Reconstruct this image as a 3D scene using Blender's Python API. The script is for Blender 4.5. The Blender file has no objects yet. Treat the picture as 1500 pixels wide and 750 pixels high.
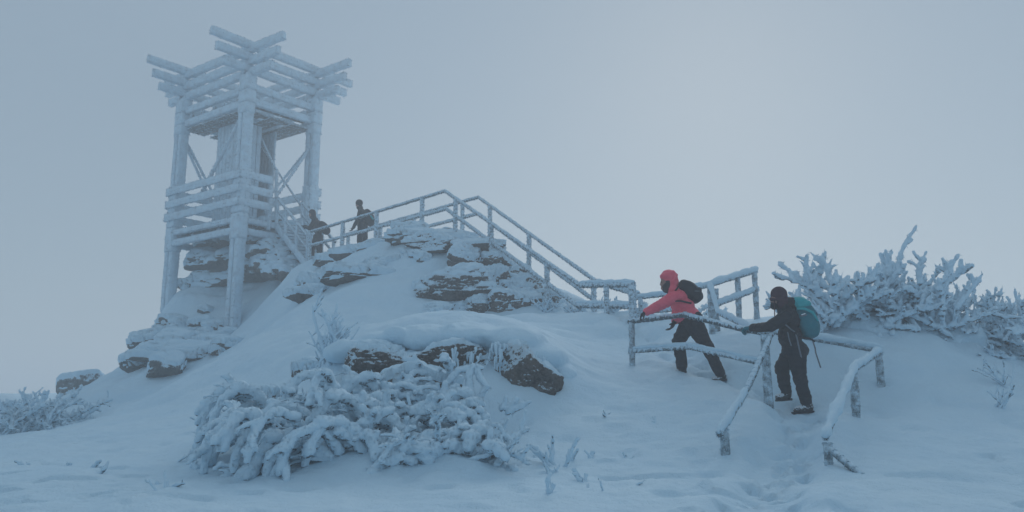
import bpy, bmesh, math, random
import numpy as np
from mathutils import Vector, Matrix

S = bpy.context.scene
COL = S.collection
random.seed(7)

# ------------------------------------------------------------------ camera
F_PX, W_PX, H_PX = 1177.0, 1500.0, 750.0
PITCH = math.radians(10.8)
cam_d = bpy.data.cameras.new('camera')
cam = bpy.data.objects.new('camera', cam_d); COL.objects.link(cam)
cam_d.sensor_width = 36.0
cam_d.lens = 36.0 * F_PX / W_PX
cam_d.clip_end = 3000.0
cam_d.clip_start = 0.05
cam.location = (0, 0, 0)
cam.rotation_euler = (math.pi / 2 + PITCH, 0, 0)
S.camera = cam

# ------------------------------------------------------------------ world, sun, exposure
SUN_EL, SUN_AZ = 24, 15       # azimuth in degrees from +Y (into the picture) towards +X
w = bpy.data.worlds.new('World'); S.world = w; w.use_nodes = True
nt = w.node_tree; nt.nodes.clear()
sky = nt.nodes.new('ShaderNodeTexSky'); sky.sky_type = 'NISHITA'
sky.sun_disc = False
sky.sun_elevation = math.radians(SUN_EL); sky.sun_rotation = math.radians(SUN_AZ)
sky.air_density = 1.5; sky.dust_density = 1.1; sky.ozone_density = 3.0; sky.altitude = 900
bg = nt.nodes.new('ShaderNodeBackground'); bg.inputs[1].default_value = 0.075
mixw = nt.nodes.new('ShaderNodeMix'); mixw.data_type = 'RGBA'
mixw.inputs[0].default_value = 0.85
mixw.inputs[7].default_value = (3.05,4.02,4.92, 1)      # even cloud deck the summit is inside
out = nt.nodes.new('ShaderNodeOutputWorld')
nt.links.new(sky.outputs[0], mixw.inputs[6]); nt.links.new(mixw.outputs[2], bg.inputs[0])
nt.links.new(bg.outputs[0], out.inputs[0])

sd = bpy.data.lights.new('sun', 'SUN'); sd.energy = 1.05; sd.angle = math.radians(45); sd.color = (1,0.98,0.955)
sun = bpy.data.objects.new('sun', sd); COL.objects.link(sun)
_e, _a = math.radians(SUN_EL), math.radians(SUN_AZ)
sdir = Vector((math.sin(_a) * math.cos(_e), math.cos(_a) * math.cos(_e), math.sin(_e)))
sun.rotation_euler = sdir.to_track_quat('Z', 'Y').to_euler()

S.render.engine = 'CYCLES'
S.view_settings.view_transform = 'Standard'; S.view_settings.look = 'None'
S.view_settings.exposure = 0.30; S.view_settings.gamma = 1.0
S.cycles.use_denoising = True
try: S.cycles.denoiser = 'OPENIMAGEDENOISE'
except Exception: pass
S.cycles.max_bounces = 6; S.cycles.diffuse_bounces = 3; S.cycles.glossy_bounces = 2
S.cycles.transmission_bounces = 2; S.cycles.volume_bounces = 2
HAZE_DENSITY = 0.0105

# ------------------------------------------------------------------ helpers
CP, SP = math.cos(PITCH), math.sin(PITCH)
def at(px, py, Y):
    """world point seen at that place in the photograph, Y metres in front of the eye"""
    u = (px - W_PX / 2) / F_PX; v = (H_PX / 2 - py) / F_PX
    dy = CP - v * SP; dz = SP + v * CP
    t = Y / dy
    return np.array((u * t, Y, dz * t))

def _h(ix, iy, iz):
    n = (ix * 374761393 + iy * 668265263 + iz * 2147483647 + 1013904223) & 0xffffffff
    n = ((n ^ (n >> 13)) * 1274126177) & 0xffffffff
    n = (n ^ (n >> 16)) & 0xffffffff
    n = (n * 2246822519) & 0xffffffff
    return ((n ^ (n >> 15)) & 0xffff) / 65535.0
def vnoise(p):
    p = np.asarray(p, float)
    i = np.floor(p).astype(np.int64); f = p - i
    f = f * f * f * (f * (f * 6 - 15) + 10)
    r = 0
    for dx in (0, 1):
        for dy in (0, 1):
            for dz in (0, 1):
                wgt = (f[:, 0] if dx else 1 - f[:, 0]) * (f[:, 1] if dy else 1 - f[:, 1]) * (f[:, 2] if dz else 1 - f[:, 2])
                r = r + wgt * _h(i[:, 0] + dx, i[:, 1] + dy, i[:, 2] + dz)
    return r * 2 - 1
def fbm(p, o=4, lac=2.1, g=0.5):
    p = np.asarray(p, float); r = 0; a = 1; s = 0
    for k in range(o):
        r = r + a * vnoise(p + 17.3 * k); s += a; a *= g; p = p * lac
    return r / s
def sstep(a, b, x):
    t = np.clip((x - a) / (b - a), 0, 1); return t * t * (3 - 2 * t)

def mesh_from(name, V, F, smooth=True):
    me = bpy.data.meshes.new(name)
    me.from_pydata([tuple(map(float, v)) for v in V], [], [tuple(map(int, f)) for f in F])
    if smooth: me.polygons.foreach_set('use_smooth', np.ones(len(me.polygons), bool))
    me.update(); return me
def mesh_np(name, V, F, smooth=True):
    """V (n,3) array, F (m,k) array of equal-sized faces"""
    me = bpy.data.meshes.new(name); V = np.asarray(V, np.float32); F = np.asarray(F, np.int32)
    k = F.shape[1]
    me.vertices.add(len(V)); me.vertices.foreach_set('co', V.ravel())
    me.loops.add(F.size); me.loops.foreach_set('vertex_index', F.ravel())
    me.polygons.add(len(F)); me.polygons.foreach_set('loop_start', np.arange(0, F.size, k, dtype=np.int32))
    me.polygons.foreach_set('loop_total', np.full(len(F), k, np.int32))
    me.polygons.foreach_set('use_smooth', np.full(len(F), smooth, bool))
    me.update(calc_edges=True); me.validate(); return me
def obj(name, me, mat=None, parent=None):
    o = bpy.data.objects.new(name, me); COL.objects.link(o)
    if mat is not None:
        me.materials.clear()
        for m in (mat if isinstance(mat, (list, tuple)) else [mat]): me.materials.append(m)
    if parent is not None:
        o.parent = parent
        o.matrix_parent_inverse = WMAT(parent).inverted()
    return o
_wm = {}
def WMAT(o): return _wm.get(o.name, Matrix.Identity(4))
def tag(o, label, cat, group=None):
    o['label'] = label; o['category'] = cat
    if group: o['group'] = group
    return o
def thing(name, label, cat, loc, group=None):
    o = bpy.data.objects.new(name, None); COL.objects.link(o)
    o.location = tuple(map(float, loc)); o.empty_display_size = 0.2
    _wm[o.name] = Matrix.Translation(Vector(tuple(map(float, loc))))
    return tag(o, label, cat, group)
def structure(o): o['kind'] = 'structure'; return o
def stuff(o): o['kind'] = 'stuff'; return o

class MB:
    """collects several shapes of one part"""
    def __init__(s): s.V = []; s.F = []; s.n = 0
    def add(s, V, F):
        s.V.append(np.asarray(V, float)); s.F += [tuple(i + s.n for i in f) for f in F]; s.n += len(V)
    def mesh(s, name, smooth=True): return mesh_from(name, np.concatenate(s.V), s.F, smooth)
    def arr(s): return np.concatenate(s.V), s.F
def nrm(v):
    v = np.asarray(v, float); return v / (np.linalg.norm(v) + 1e-12)
def frame(d, up=(0, 0, 1)):
    d = nrm(d); s = np.cross(d, up)
    if np.linalg.norm(s) < 1e-3: s = np.cross(d, (0, 1, 0))
    s = nrm(s); return s, np.cross(s, d)

def beam_vf(p0, p1, wd, ht, rough=0.012, seg=0.12, up=(0, 0, 1), fr=9.0, seed=0.0, ch=0.22):
    """hewn beam with softened corners and an uneven crust"""
    p0 = np.asarray(p0, float); p1 = np.asarray(p1, float)
    L = np.linalg.norm(p1 - p0); n = max(2, int(L / seg)); s, u = frame(p1 - p0, up)
    d = nrm(p1 - p0); c = ch * min(wd, ht)
    a, b = wd / 2, ht / 2
    prof = [(a, 0), (a, b - c), (a - c, b), (0, b), (-a + c, b), (-a, b - c), (-a, 0), (-a, -b + c), (-a + c, -b), (0, -b), (a - c, -b), (a, -b + c)]
    k = len(prof); V = []
    ts = np.concatenate(([0.0], np.linspace(0, 1, n + 1), [1.0]))
    for j, t in enumerate(ts):
        sc = 0.8 if j in (0, len(ts) - 1) else 1.0
        off = (-c * 0.35 if j == 0 else (c * 0.35 if j == len(ts) - 1 else 0))
        c0 = p0 + (p1 - p0) * t + d * off
        for x, y in prof: V.append(c0 + s * x * sc + u * y * sc)
    V = np.array(V); m = len(ts)
    if rough:
        ctr = p0 + np.outer(np.clip(((V - p0) @ d) / L, 0, 1), p1 - p0)
        N = V - ctr; N /= np.linalg.norm(N, axis=1)[:, None] + 1e-9
        V = V + N * (rough * (fbm(V * fr + seed, 3) + 0.35))[:, None]
    F = [(j * k + i, j * k + (i + 1) % k, (j + 1) * k + (i + 1) % k, (j + 1) * k + i) for j in range(m - 1) for i in range(k)]
    F.append(tuple(range(k - 1, -1, -1))); F.append(tuple(range((m - 1) * k, m * k)))
    return V, F
def beam(name, parent, p0, p1, wd, ht, mat, rough=0.012, seg=0.12, up=(0, 0, 1), fr=9.0):
    V, F = beam_vf(p0, p1, wd, ht, rough, seg, up, fr, random.random() * 50, 0.10 if fr < 6 else 0.22)
    return obj(name, mesh_from(name, V, F), mat, parent)

def tube_vf(pts, rad, k=9, cap=True):
    pts = np.asarray(pts, float); n = len(pts)
    rad = np.broadcast_to(np.asarray(rad, float), (n,))
    V = []; up = np.array((0.01, 0.02, 1.0)); P = []; R = []
    if cap:
        d0 = nrm(pts[0] - pts[1]); d1 = nrm(pts[-1] - pts[-2])
        for a in (75, 40): P.append(pts[0] + d0 * rad[0] * math.sin(math.radians(a))); R.append(rad[0] * math.cos(math.radians(a)))
        P += list(pts); R += list(rad)
        for a in (40, 75): P.append(pts[-1] + d1 * rad[-1] * math.sin(math.radians(a))); R.append(rad[-1] * math.cos(math.radians(a)))
    else: P = list(pts); R = list(rad)
    P = np.array(P); m = len(P); s_prev = None
    for i in range(m):
        d = P[min(i + 1, m - 1)] - P[max(i - 1, 0)]
        if s_prev is None: s, u = frame(d, up)
        else:
            d = nrm(d); s = nrm(s_prev - d * (s_prev @ d)); u = np.cross(s, d)
        s_prev = s
        for j in range(k):
            a = 2 * math.pi * j / k
            V.append(P[i] + (s * math.cos(a) + u * math.sin(a)) * R[i])
    F = [(i * k + j, i * k + (j + 1) % k, (i + 1) * k + (j + 1) % k, (i + 1) * k + j) for i in range(m - 1) for j in range(k)]
    F.append(tuple(range(k - 1, -1, -1))); F.append(tuple(range((m - 1) * k, m * k)))
    return np.array(V), F
def cone_vf(p0, r0, p1, r1, k=14):
    """tapered limb with round ends"""
    p0 = np.asarray(p0, float); p1 = np.asarray(p1, float); d = nrm(p1 - p0); s, u = frame(d)
    P = []; R = []
    for a in (80, 55, 25, 0): P.append(p0 - d * r0 * math.sin(math.radians(a))); R.append(r0 * math.cos(math.radians(a)))
    for a in (0, 25, 55, 80): P.append(p1 + d * r1 * math.sin(math.radians(a))); R.append(r1 * math.cos(math.radians(a)))
    V = [P[i] + (s * math.cos(2 * math.pi * j / k) + u * math.sin(2 * math.pi * j / k)) * R[i] for i in range(8) for j in range(k)]
    F = [(i * k + j, i * k + (j + 1) % k, (i + 1) * k + (j + 1) % k, (i + 1) * k + j) for i in range(7) for j in range(k)]
    F.append(tuple(range(k - 1, -1, -1))); F.append(tuple(range(7 * k, 8 * k)))
    return np.array(V), F
_ico = {}
def ico(n):
    if n not in _ico:
        bm = bmesh.new(); bmesh.ops.create_icosphere(bm, subdivisions=n, radius=1.0)
        _ico[n] = (np.array([v.co[:] for v in bm.verts]), np.array([[v.index for v in f.verts] for f in bm.faces])); bm.free()
    return _ico[n]
def ell_vf(c, rad, R=None, n=4):
    V, F = ico(n); V = V * np.asarray(rad)
    if R is not None: V = V @ np.asarray(R).T
    return V + np.asarray(c), [tuple(f) for f in F]
def vnormals(V, F):
    F = np.asarray(F); fn = np.cross(V[F[:, 1]] - V[F[:, 0]], V[F[:, 2]] - V[F[:, 0]])
    N = np.zeros_like(V)
    for i in range(3): np.add.at(N, F[:, i], fn)
    return N / (np.linalg.norm(N, axis=1)[:, None] + 1e-12)

# ---- shapes melted together by a voxel pass, all evaluated in one go
PENDING = []
def melt(name, mb, mat, parent, voxel, smooth=4, after=None):
    me = mb.mesh(name); o = obj(name, me, mat, parent)
    m = o.modifiers.new('r', 'REMESH'); m.mode = 'VOXEL'; m.voxel_size = voxel; m.use_smooth_shade = True
    if smooth:
        q = o.modifiers.new('s', 'SMOOTH'); q.iterations = smooth; q.factor = 0.5
    PENDING.append((o, after)); return o
def flush():
    bpy.context.view_layer.update()
    dg = bpy.context.evaluated_depsgraph_get()
    new = [bpy.data.meshes.new_from_object(o.evaluated_get(dg)) for o, _ in PENDING]
    for (o, after), me in zip(PENDING, new):
        mats = list(o.data.materials); old = o.data
        o.modifiers.clear(); o.data = me; me.materials.clear()
        for m in mats: me.materials.append(m)
        me.name = old.name; bpy.data.meshes.remove(old)
        me.polygons.foreach_set('use_smooth', np.ones(len(me.polygons), bool))
        if after: after(me)
        me.update()
    PENDING.clear()
def coords(me):
    a = np.empty(len(me.vertices) * 3, np.float32); me.vertices.foreach_get('co', a); return a.reshape(-1, 3).astype(float)
def normals(me):
    a = np.empty(len(me.vertices) * 3, np.float32); me.vertices.foreach_get('normal', a); return a.reshape(-1, 3).astype(float)
def roughen(amp, freq, o=3, bias=0.0):
    def f(me):
        if not len(me.vertices): return
        V = coords(me); N = normals(me)
        V = V + N * (amp * (fbm(V * freq, o) + bias))[:, None]
        me.vertices.foreach_set('co', V.astype(np.float32).ravel())
    return f

def hoar(parent, objs, n, lo, hi, wd, seed, mat, bias=(0, 0, .35)):
    """feathers of rime standing off a thing: too many to count, one part"""
    r = np.random.RandomState(seed); Vs = []; Ns = []
    for o in objs:
        if len(o.data.vertices): Vs.append(coords(o.data)); Ns.append(normals(o.data))
    V = np.concatenate(Vs); N = np.concatenate(Ns); i = r.randint(0, len(V), n)
    P = V[i]; D = N[i] * .9 + r.normal(0, .45, (n, 3)) + np.asarray(bias); D /= np.linalg.norm(D, axis=1)[:, None]
    L = r.uniform(lo, hi, n) * (.4 + r.random_sample(n)); A = np.cross(D, r.normal(0, 1, (n, 3))); A /= np.linalg.norm(A, axis=1)[:, None] + 1e-9; B = np.cross(D, A)
    P = P - D * wd; W = (wd * r.uniform(.7, 1.4, n))[:, None]
    b0 = P + A * W; b1 = P + (-.5 * A + .866 * B) * W; b2 = P + (-.5 * A - .866 * B) * W; t = P + D * L[:, None]
    VV = np.stack([b0, b1, b2, t], 1).reshape(-1, 3); k = np.arange(n)[:, None] * 4
    F = np.concatenate([k + [0, 1, 3], k + [1, 2, 3], k + [2, 0, 3]])
    return stuff(obj('hoar_frost', mesh_np('hoar_frost', VV, F), mat, parent))
HOAR = []
# ------------------------------------------------------------------ materials
class NT:
    def __init__(s, name):
        s.m = bpy.data.materials.new(name); s.m.use_nodes = True; s.t = s.m.node_tree
        s.b = s.t.nodes['Principled BSDF']
        s.geo = s.t.nodes.new('ShaderNodeNewGeometry')
        s.tc = s.geo.outputs['Position']
    def n(s, k, **kw):
        x = s.t.nodes.new(k)
        for a, v in kw.items(): setattr(x, a, v)
        return x
    def l(s, a, b): s.t.links.new(a, b)
    def noise(s, scale, detail=4, rough=0.55, vec=None):
        x = s.n('ShaderNodeTexNoise'); x.inputs['Scale'].default_value = scale; x.inputs['Detail'].default_value = detail
        x.inputs['Roughness'].default_value = rough; s.l(vec if vec is not None else s.tc, x.inputs['Vector']); return x.outputs[0]
    def math(s, op, a, b=None, c=None):
        x = s.n('ShaderNodeMath', operation=op)
        for i, v in enumerate((a, b, c)):
            if v is None: continue
            if isinstance(v, (int, float)): x.inputs[i].default_value = v
            else: s.l(v, x.inputs[i])
        return x.outputs[0]
    def ramp(s, fac, a, b, ca=(0, 0, 0, 1), cb=(1, 1, 1, 1)):
        x = s.n('ShaderNodeValToRGB'); x.color_ramp.elements[0].position = a; x.color_ramp.elements[1].position = b
        x.color_ramp.elements[0].color = ca; x.color_ramp.elements[1].color = cb
        s.l(fac, x.inputs[0]); return x.outputs[0]
    def mix(s, fac, a, b):
        x = s.n('ShaderNodeMix', data_type='RGBA')
        for i, v in ((0, fac), (6, a), (7, b)):
            if isinstance(v, (int, float)): x.inputs[i].default_value = v
            elif isinstance(v, tuple): x.inputs[i].default_value = v if len(v) == 4 else (*v, 1)
            else: s.l(v, x.inputs[i])
        return x.outputs[2]
    def bump(s, h, strength=0.4, dist=0.02, prev=None):
        x = s.n('ShaderNodeBump'); x.inputs['Strength'].default_value = strength; x.inputs['Distance'].default_value = dist
        s.l(h, x.inputs['Height'])
        if prev is not None: s.l(prev, x.inputs['Normal'])
        return x.outputs[0]
    def nz(s):
        x = s.n('ShaderNodeSeparateXYZ'); s.l(s.geo.outputs['Normal'], x.inputs[0]); return x.outputs[2]
    def fin(s, col, rough=0.6, normal=None, spec=0.3):
        if isinstance(col, tuple): s.b.inputs['Base Color'].default_value = (*col, 1)
        else: s.l(col, s.b.inputs['Base Color'])
        s.b.inputs['Roughness'].default_value = rough
        s.b.inputs['Specular IOR Level'].default_value = spec
        if normal is not None: s.l(normal, s.b.inputs['Normal'])
        return s.m
SNOW = (0.71, 0.80, 0.86)
def mat_snow():
    a = NT('snow')
    n1 = a.noise(5, 5); n2 = a.noise(45, 4, 0.65); n3 = a.noise(1.1, 3)
    col = a.mix(a.ramp(n3, 0.35, 0.7), (0.595, 0.805, 0.94), (0.645, 0.84, 0.955))
    n4 = a.noise(14, 6, 0.7)
    b = a.bump(n2, 0.6, 0.018); b = a.bump(n4, 0.5, 0.04, b); b = a.bump(n1, 0.35, 0.06, b)
    return a.fin(col, 0.75, b, 0.2)
def mat_rime(name, wood=(0.10, 0.105, 0.11), cover=0.5, under=0.35, scale=14, fine=0.35, soft=0.07):
    """hoar frost over timber: the timber shows in worn patches and below"""
    a = NT(name)
    n1 = a.noise(scale, 5, 0.65); n2 = a.noise(60, 3, 0.7); nz = a.nz()
    f = a.math('ADD', n1, a.math('MULTIPLY', nz, under * 0.5))
    f = a.math('ADD', f, a.math('MULTIPLY', a.math('SUBTRACT', n2, 0.5), fine))
    fac = a.ramp(f, 1 - cover - soft, 1 - cover + soft)
    wcol = a.mix(a.noise(7, 3), wood, tuple(c * 1.7 for c in wood))
    col = a.mix(fac, wcol, (0.61, 0.785, 0.90))
    b = a.bump(n2, 0.5, 0.012); b = a.bump(n1, 0.5, 0.03, b)
    return a.fin(col, 0.7, b, 0.25)
def mat_rock(name='rock', frost=0.5, c0=(0.04, 0.042, 0.046), c1=(0.15, 0.14, 0.135)):
    a = NT(name)
    n1 = a.noise(3.2, 6, 0.6); n2 = a.noise(22, 5, 0.7); n3 = a.noise(70, 3, 0.7); nz = a.nz()
    col = a.mix(a.ramp(n1, 0.35, 0.68), c0, c1)
    col = a.mix(a.ramp(n2, 0.42, 0.75), col, (0.21, 0.20, 0.195))
    f = a.math('ADD', a.math('MULTIPLY', nz, 0.42), a.math('MULTIPLY', n2, 0.7))
    f = a.math('ADD', f, a.math('MULTIPLY', n3, 0.3))
    f = a.math('ADD', f, a.math('MULTIPLY', n1, 0.35))
    fac = a.ramp(f, 1.0 - frost * 0.5, 1.1 - frost * 0.5)
    col = a.mix(fac, col, (0.60, 0.76, 0.86))
    b = a.bump(n2, 0.8, 0.05); b = a.bump(n3, 0.4, 0.015, b); b = a.bump(n1, 0.6, 0.15, b)
    return a.fin(col, 0.85, b, 0.25)
def mat_branch(name='rime_branch', bark=(0.10, 0.115, 0.13), lo=-0.95, hi=-0.6):
    a = NT(name)
    n1 = a.noise(16, 4, 0.6); n2 = a.noise(70, 3, 0.7); nz = a.nz()
    f = a.math('ADD', nz, a.math('MULTIPLY', a.math('SUBTRACT', n1, 0.5), 1.6))
    fac = a.ramp(a.math('MULTIPLY_ADD', f, 0.5, 0.5), lo * 0.5 + 0.5, hi * 0.5 + 0.5)
    col = a.mix(fac, bark, (0.615, 0.805, 0.925))
    b = a.bump(n2, 0.5, 0.012); b = a.bump(n1, 0.5, 0.035, b)
    return a.fin(col, 0.75, b, 0.2)
def mat_cloth(name, c, c2=None, rough=0.75, frost=0.0, sc=220):
    a = NT(name)
    n1 = a.noise(9, 4); n2 = a.noise(sc, 2)
    col = a.mix(a.ramp(n1, 0.3, 0.75), c, c2 or tuple(x * 1.35 for x in c))
    if frost:
        f = a.math('ADD', a.math('MULTIPLY', a.nz(), 0.3), a.noise(40, 4, 0.7))
        col = a.mix(a.ramp(f, 0.95 - frost, 1.05 - frost), col, (0.6, 0.68, 0.74))
    b = a.bump(n2, 0.15, 0.003); b = a.bump(n1, 0.4, 0.02, b)
    return a.fin(col, rough, b, 0.3)
M = dict(
    snow=mat_snow(), rime=mat_rime('rime_timber', (0.34, 0.41, 0.465), 0.60, 0.25, 4, 0.2, 0.22), railrime=mat_rime('rime_rail', (0.07, 0.10, 0.115), 0.56, 0.55, 18, 0.3, 0.1),
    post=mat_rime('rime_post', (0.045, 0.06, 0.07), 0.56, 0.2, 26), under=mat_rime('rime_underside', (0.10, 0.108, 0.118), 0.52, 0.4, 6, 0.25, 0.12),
    bare=mat_rime('bare_timber', (0.10, 0.135, 0.155), 0.48, 0.5, 12, 0.3, 0.16),
    handrail=mat_rime('iced_handrail', (0.06, 0.085, 0.10), 0.47, 0.7, 16),
    rock=mat_rock('rock', 0.58), rockf=mat_rock('frosted_rock', 0.72), rockb=mat_rock('bare_rock', 0.46, (0.035, 0.036, 0.04), (0.17, 0.145, 0.125)),
    branch=mat_branch(), twig=mat_branch('frosted_twig', (0.09, 0.095, 0.10), -0.9, -0.4),
    red=mat_cloth('coral_shell', (0.84, 0.095, 0.15), (0.88, 0.13, 0.19), 0.6),
    black=mat_cloth('black_shell', (0.003, 0.006, 0.013), (0.006, 0.010, 0.020), 0.7),
    trouser=mat_cloth('dark_trouser', (0.004, 0.007, 0.015), (0.007, 0.011, 0.022), 0.8),
    boot=mat_cloth('snowy_boot', (0.02, 0.022, 0.026), None, 0.7, 0.42),
    hat=mat_cloth('maroon_knit', (0.040, 0.014, 0.028), (0.06, 0.022, 0.042), 0.95, 0.0, 120),
    darkhat=mat_cloth('dark_knit', (0.014, 0.014, 0.02), None, 0.95),
    skin=mat_cloth('skin', (0.30, 0.16, 0.13), (0.36, 0.20, 0.16), 0.55),
    hair=mat_cloth('dark_hair', (0.022, 0.016, 0.02), (0.05, 0.03, 0.04), 0.7),
    teal=mat_cloth('teal_nylon', (0.003, 0.14, 0.185), (0.004, 0.18, 0.225), 0.6),
    teal2=mat_cloth('bright_teal_nylon', (0.004, 0.34, 0.37), (0.006, 0.40, 0.43), 0.6),
    strap=mat_cloth('grey_webbing', (0.13, 0.15, 0.18), None, 0.8),
    white=mat_cloth('white_print', (0.75, 0.77, 0.78), None, 0.6),
    eye=mat_cloth('eye', (0.02, 0.015, 0.012), None, 0.2),
)
#@@TERRAIN

# ------------------------------------------------------------------ terrain: one snow sheet out to the horizon
CTRL = [  # (photo x, photo y, distance)
 (0,750,6.5),(250,750,6.3),(500,750,6.2),(750,750,6.2),(1000,750,6.2),(1130,752,6.3),(1300,750,6.3),(1500,750,6.5),
 (0,700,8.5),(200,700,8.2),(400,706,7.8),(600,702,7.9),(760,700,7.9),(900,690,8.2),(1066,678,8.6),(1150,692,8.0),(1215,690,8.0),(1350,690,7.9),(1500,690,8),
 (0,655,11.5),(150,650,11.5),(300,645,10.5),(450,640,9.6),(650,640,9.7),(820,625,10),(950,612,10.2),
 (1150,645,9.2),(1180,606,10.7),(1148,586,11.1),(1256,615,9.9),(1350,605,10),(1450,600,10),(1500,600,10),
 (1122,588,10.7),(1080,572,11.2),(1062,557,11.9),(1000,542,12.4),(925,543,12.8),(870,545,12.6),(850,590,11),
 (1040,496,13.9),(1100,496,13.4),(1200,500,12.6),(1250,478,13.6),(1300,512,12.4),(1400,530,12),(1500,560,11.5),
 (1110,464,15.5),(1160,462,14.9),(1080,470,15.5),(1000,500,14.6),
 (890,464,17.5),(930,468,16.5),(960,496,15),(900,505,14.5),(840,490,15.0),(815,455,18),(860,455,18.3),
 (600,474,12.6),(700,464,12.9),(760,472,12.8),(820,510,12.3),(520,500,12.8),
 (560,575,10.9),(650,600,10.3),(760,596,10.7),(830,575,11.2),
 (780,458,18.4),(700,466,18.3),(620,466,17.6),(560,474,16),(500,486,15),(450,505,15.5),(430,545,14.5),(400,590,13),(350,602,13),(300,592,14),
 (600,430,18.7),(560,440,18.5),(500,430,19.5),(450,440,20.5),
 (640,402,20.5),(560,400,21),(500,410,21.5),(450,420,22.5),
 (650,340,22.1),(600,350,22.9),(540,358,24.7),(500,369,25.8),(458,384,27.2),(430,398,27.6),
 (690,350,22.2),(740,406,20.6),(790,434,19.6),
 (340,492,28.5),(300,470,29.5),(255,434,31.5),(400,430,27.5),(450,398,28.6),
 (380,460,26.5),(370,520,22),(340,545,21),(300,535,23.5),(250,535,24.5),(205,545,25),(190,535,27.5),
 (400,406,31),(335,428,31.5),(440,388,31),(226,482,30.5),(203,520,30.5),(180,552,31),(238,458,31),(150,584,34),(125,596,38),
 (150,572,29),(120,582,31),(60,602,33),(0,612,33),(200,592,19),(100,625,16),(0,640,16),
]
WCTRL = [(-3,31,3.2),(2,27,1.8),(-12,40,3.4),(-19,38,-2.0),(-8,36,4.6),(6,22,0.6),(12,19,0.2),(14,14,0.4),(-27,38,-1.6),(-26,40,-4),
 (0,2,-1.62),(-4,2,-1.6),(4,2,-1.6),(-9,3,-1.5),(9,3,-1.4),(0,-4,-2.0),(-14,12,-0.7),(-16,18,-0.6),(10,9,0.05),(14,45,-4),(0,45,-2)]
CW = np.array([at(*c) for c in CTRL] + [np.array(c, float) for c in WCTRL])
def _tps(d2): return 0.5 * d2 * np.log(d2 + 1e-9)
_n = len(CW); _P = CW[:, :2] / 10.0
_K = _tps(((_P[:, None] - _P[None]) ** 2).sum(-1)) + np.eye(_n) * 0.0012
_Q = np.c_[np.ones(_n), _P]
_A = np.block([[_K, _Q], [_Q.T, np.zeros((3, 3))]])
_sol = np.linalg.solve(_A, np.r_[CW[:, 2], 0, 0, 0])
PATH = np.array([at(*c)[:2] for c in [(1060,790,5.2),(1110,740,6.6),(1150,665,8.7),(1172,610,10.5),(1120,580,11.4),(1030,552,12.5),(965,515,14.2),(915,470,16.8)]])
def seg_dist(X, poly):
    best = np.full(len(X), 1e9)
    for a, b in zip(poly[:-1], poly[1:]):
        ab = b - a; t = np.clip(((X - a) @ ab) / (ab @ ab), 0, 1)
        best = np.minimum(best, np.linalg.norm(X - (a + t[:, None] * ab), axis=1))
    return best
def _prints():
    out = []; rs = random.Random(4); pos = 0.0; side_ = 1
    seg = np.linalg.norm(np.diff(PATH, axis=0), axis=1); tot = seg.sum()
    while pos < tot:
        q = pos; k = 0
        while q > seg[k] and k < len(seg) - 1: q -= seg[k]; k += 1
        d = (PATH[k + 1] - PATH[k]) / seg[k]; n = np.array((-d[1], d[0]))
        for _ in range(2):
            a = rs.uniform(-.35, .35); dd = np.array((d[0] * math.cos(a) - d[1] * math.sin(a), d[0] * math.sin(a) + d[1] * math.cos(a)))
            out.append((PATH[k] + d * (q + rs.uniform(-.15, .15)) + n * (side_ * .13 + rs.uniform(-.12, .12)), dd, rs.uniform(.045, .085)))
        side_ = -side_; pos += rs.uniform(.26, .36)
    return out
PRINTS = _prints()
def base_h(X):
    X = np.asarray(X, float); C = np.c_[np.clip(X[:, 0], -27, 16), np.clip(X[:, 1], -4, 46)]
    z = np.empty(len(X)); P = C / 10.0
    for i in range(0, len(X), 40000):
        p = P[i:i + 40000]
        z[i:i + 40000] = _tps(((p[:, None] - _P[None]) ** 2).sum(-1)) @ _sol[:_n] + np.c_[np.ones(len(p)), p] @ _sol[_n:]
    far = np.linalg.norm(X - C, axis=1)
    t = sstep(0, 45, far)
    return z * (1 - t) + (-9.0) * t
DRIFTS = [(at(450, 680, 8.7)[:2], (.7, .55), .10), (at(560, 680, 8.5)[:2], (.6, .5), .13), (at(670, 685, 8.4)[:2], (.6, .5), .12), (at(1310, 510, 12.8)[:2], (1.1, .6), .16), (at(1410, 520, 12.6)[:2], (.8, .6), .14)]
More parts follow.
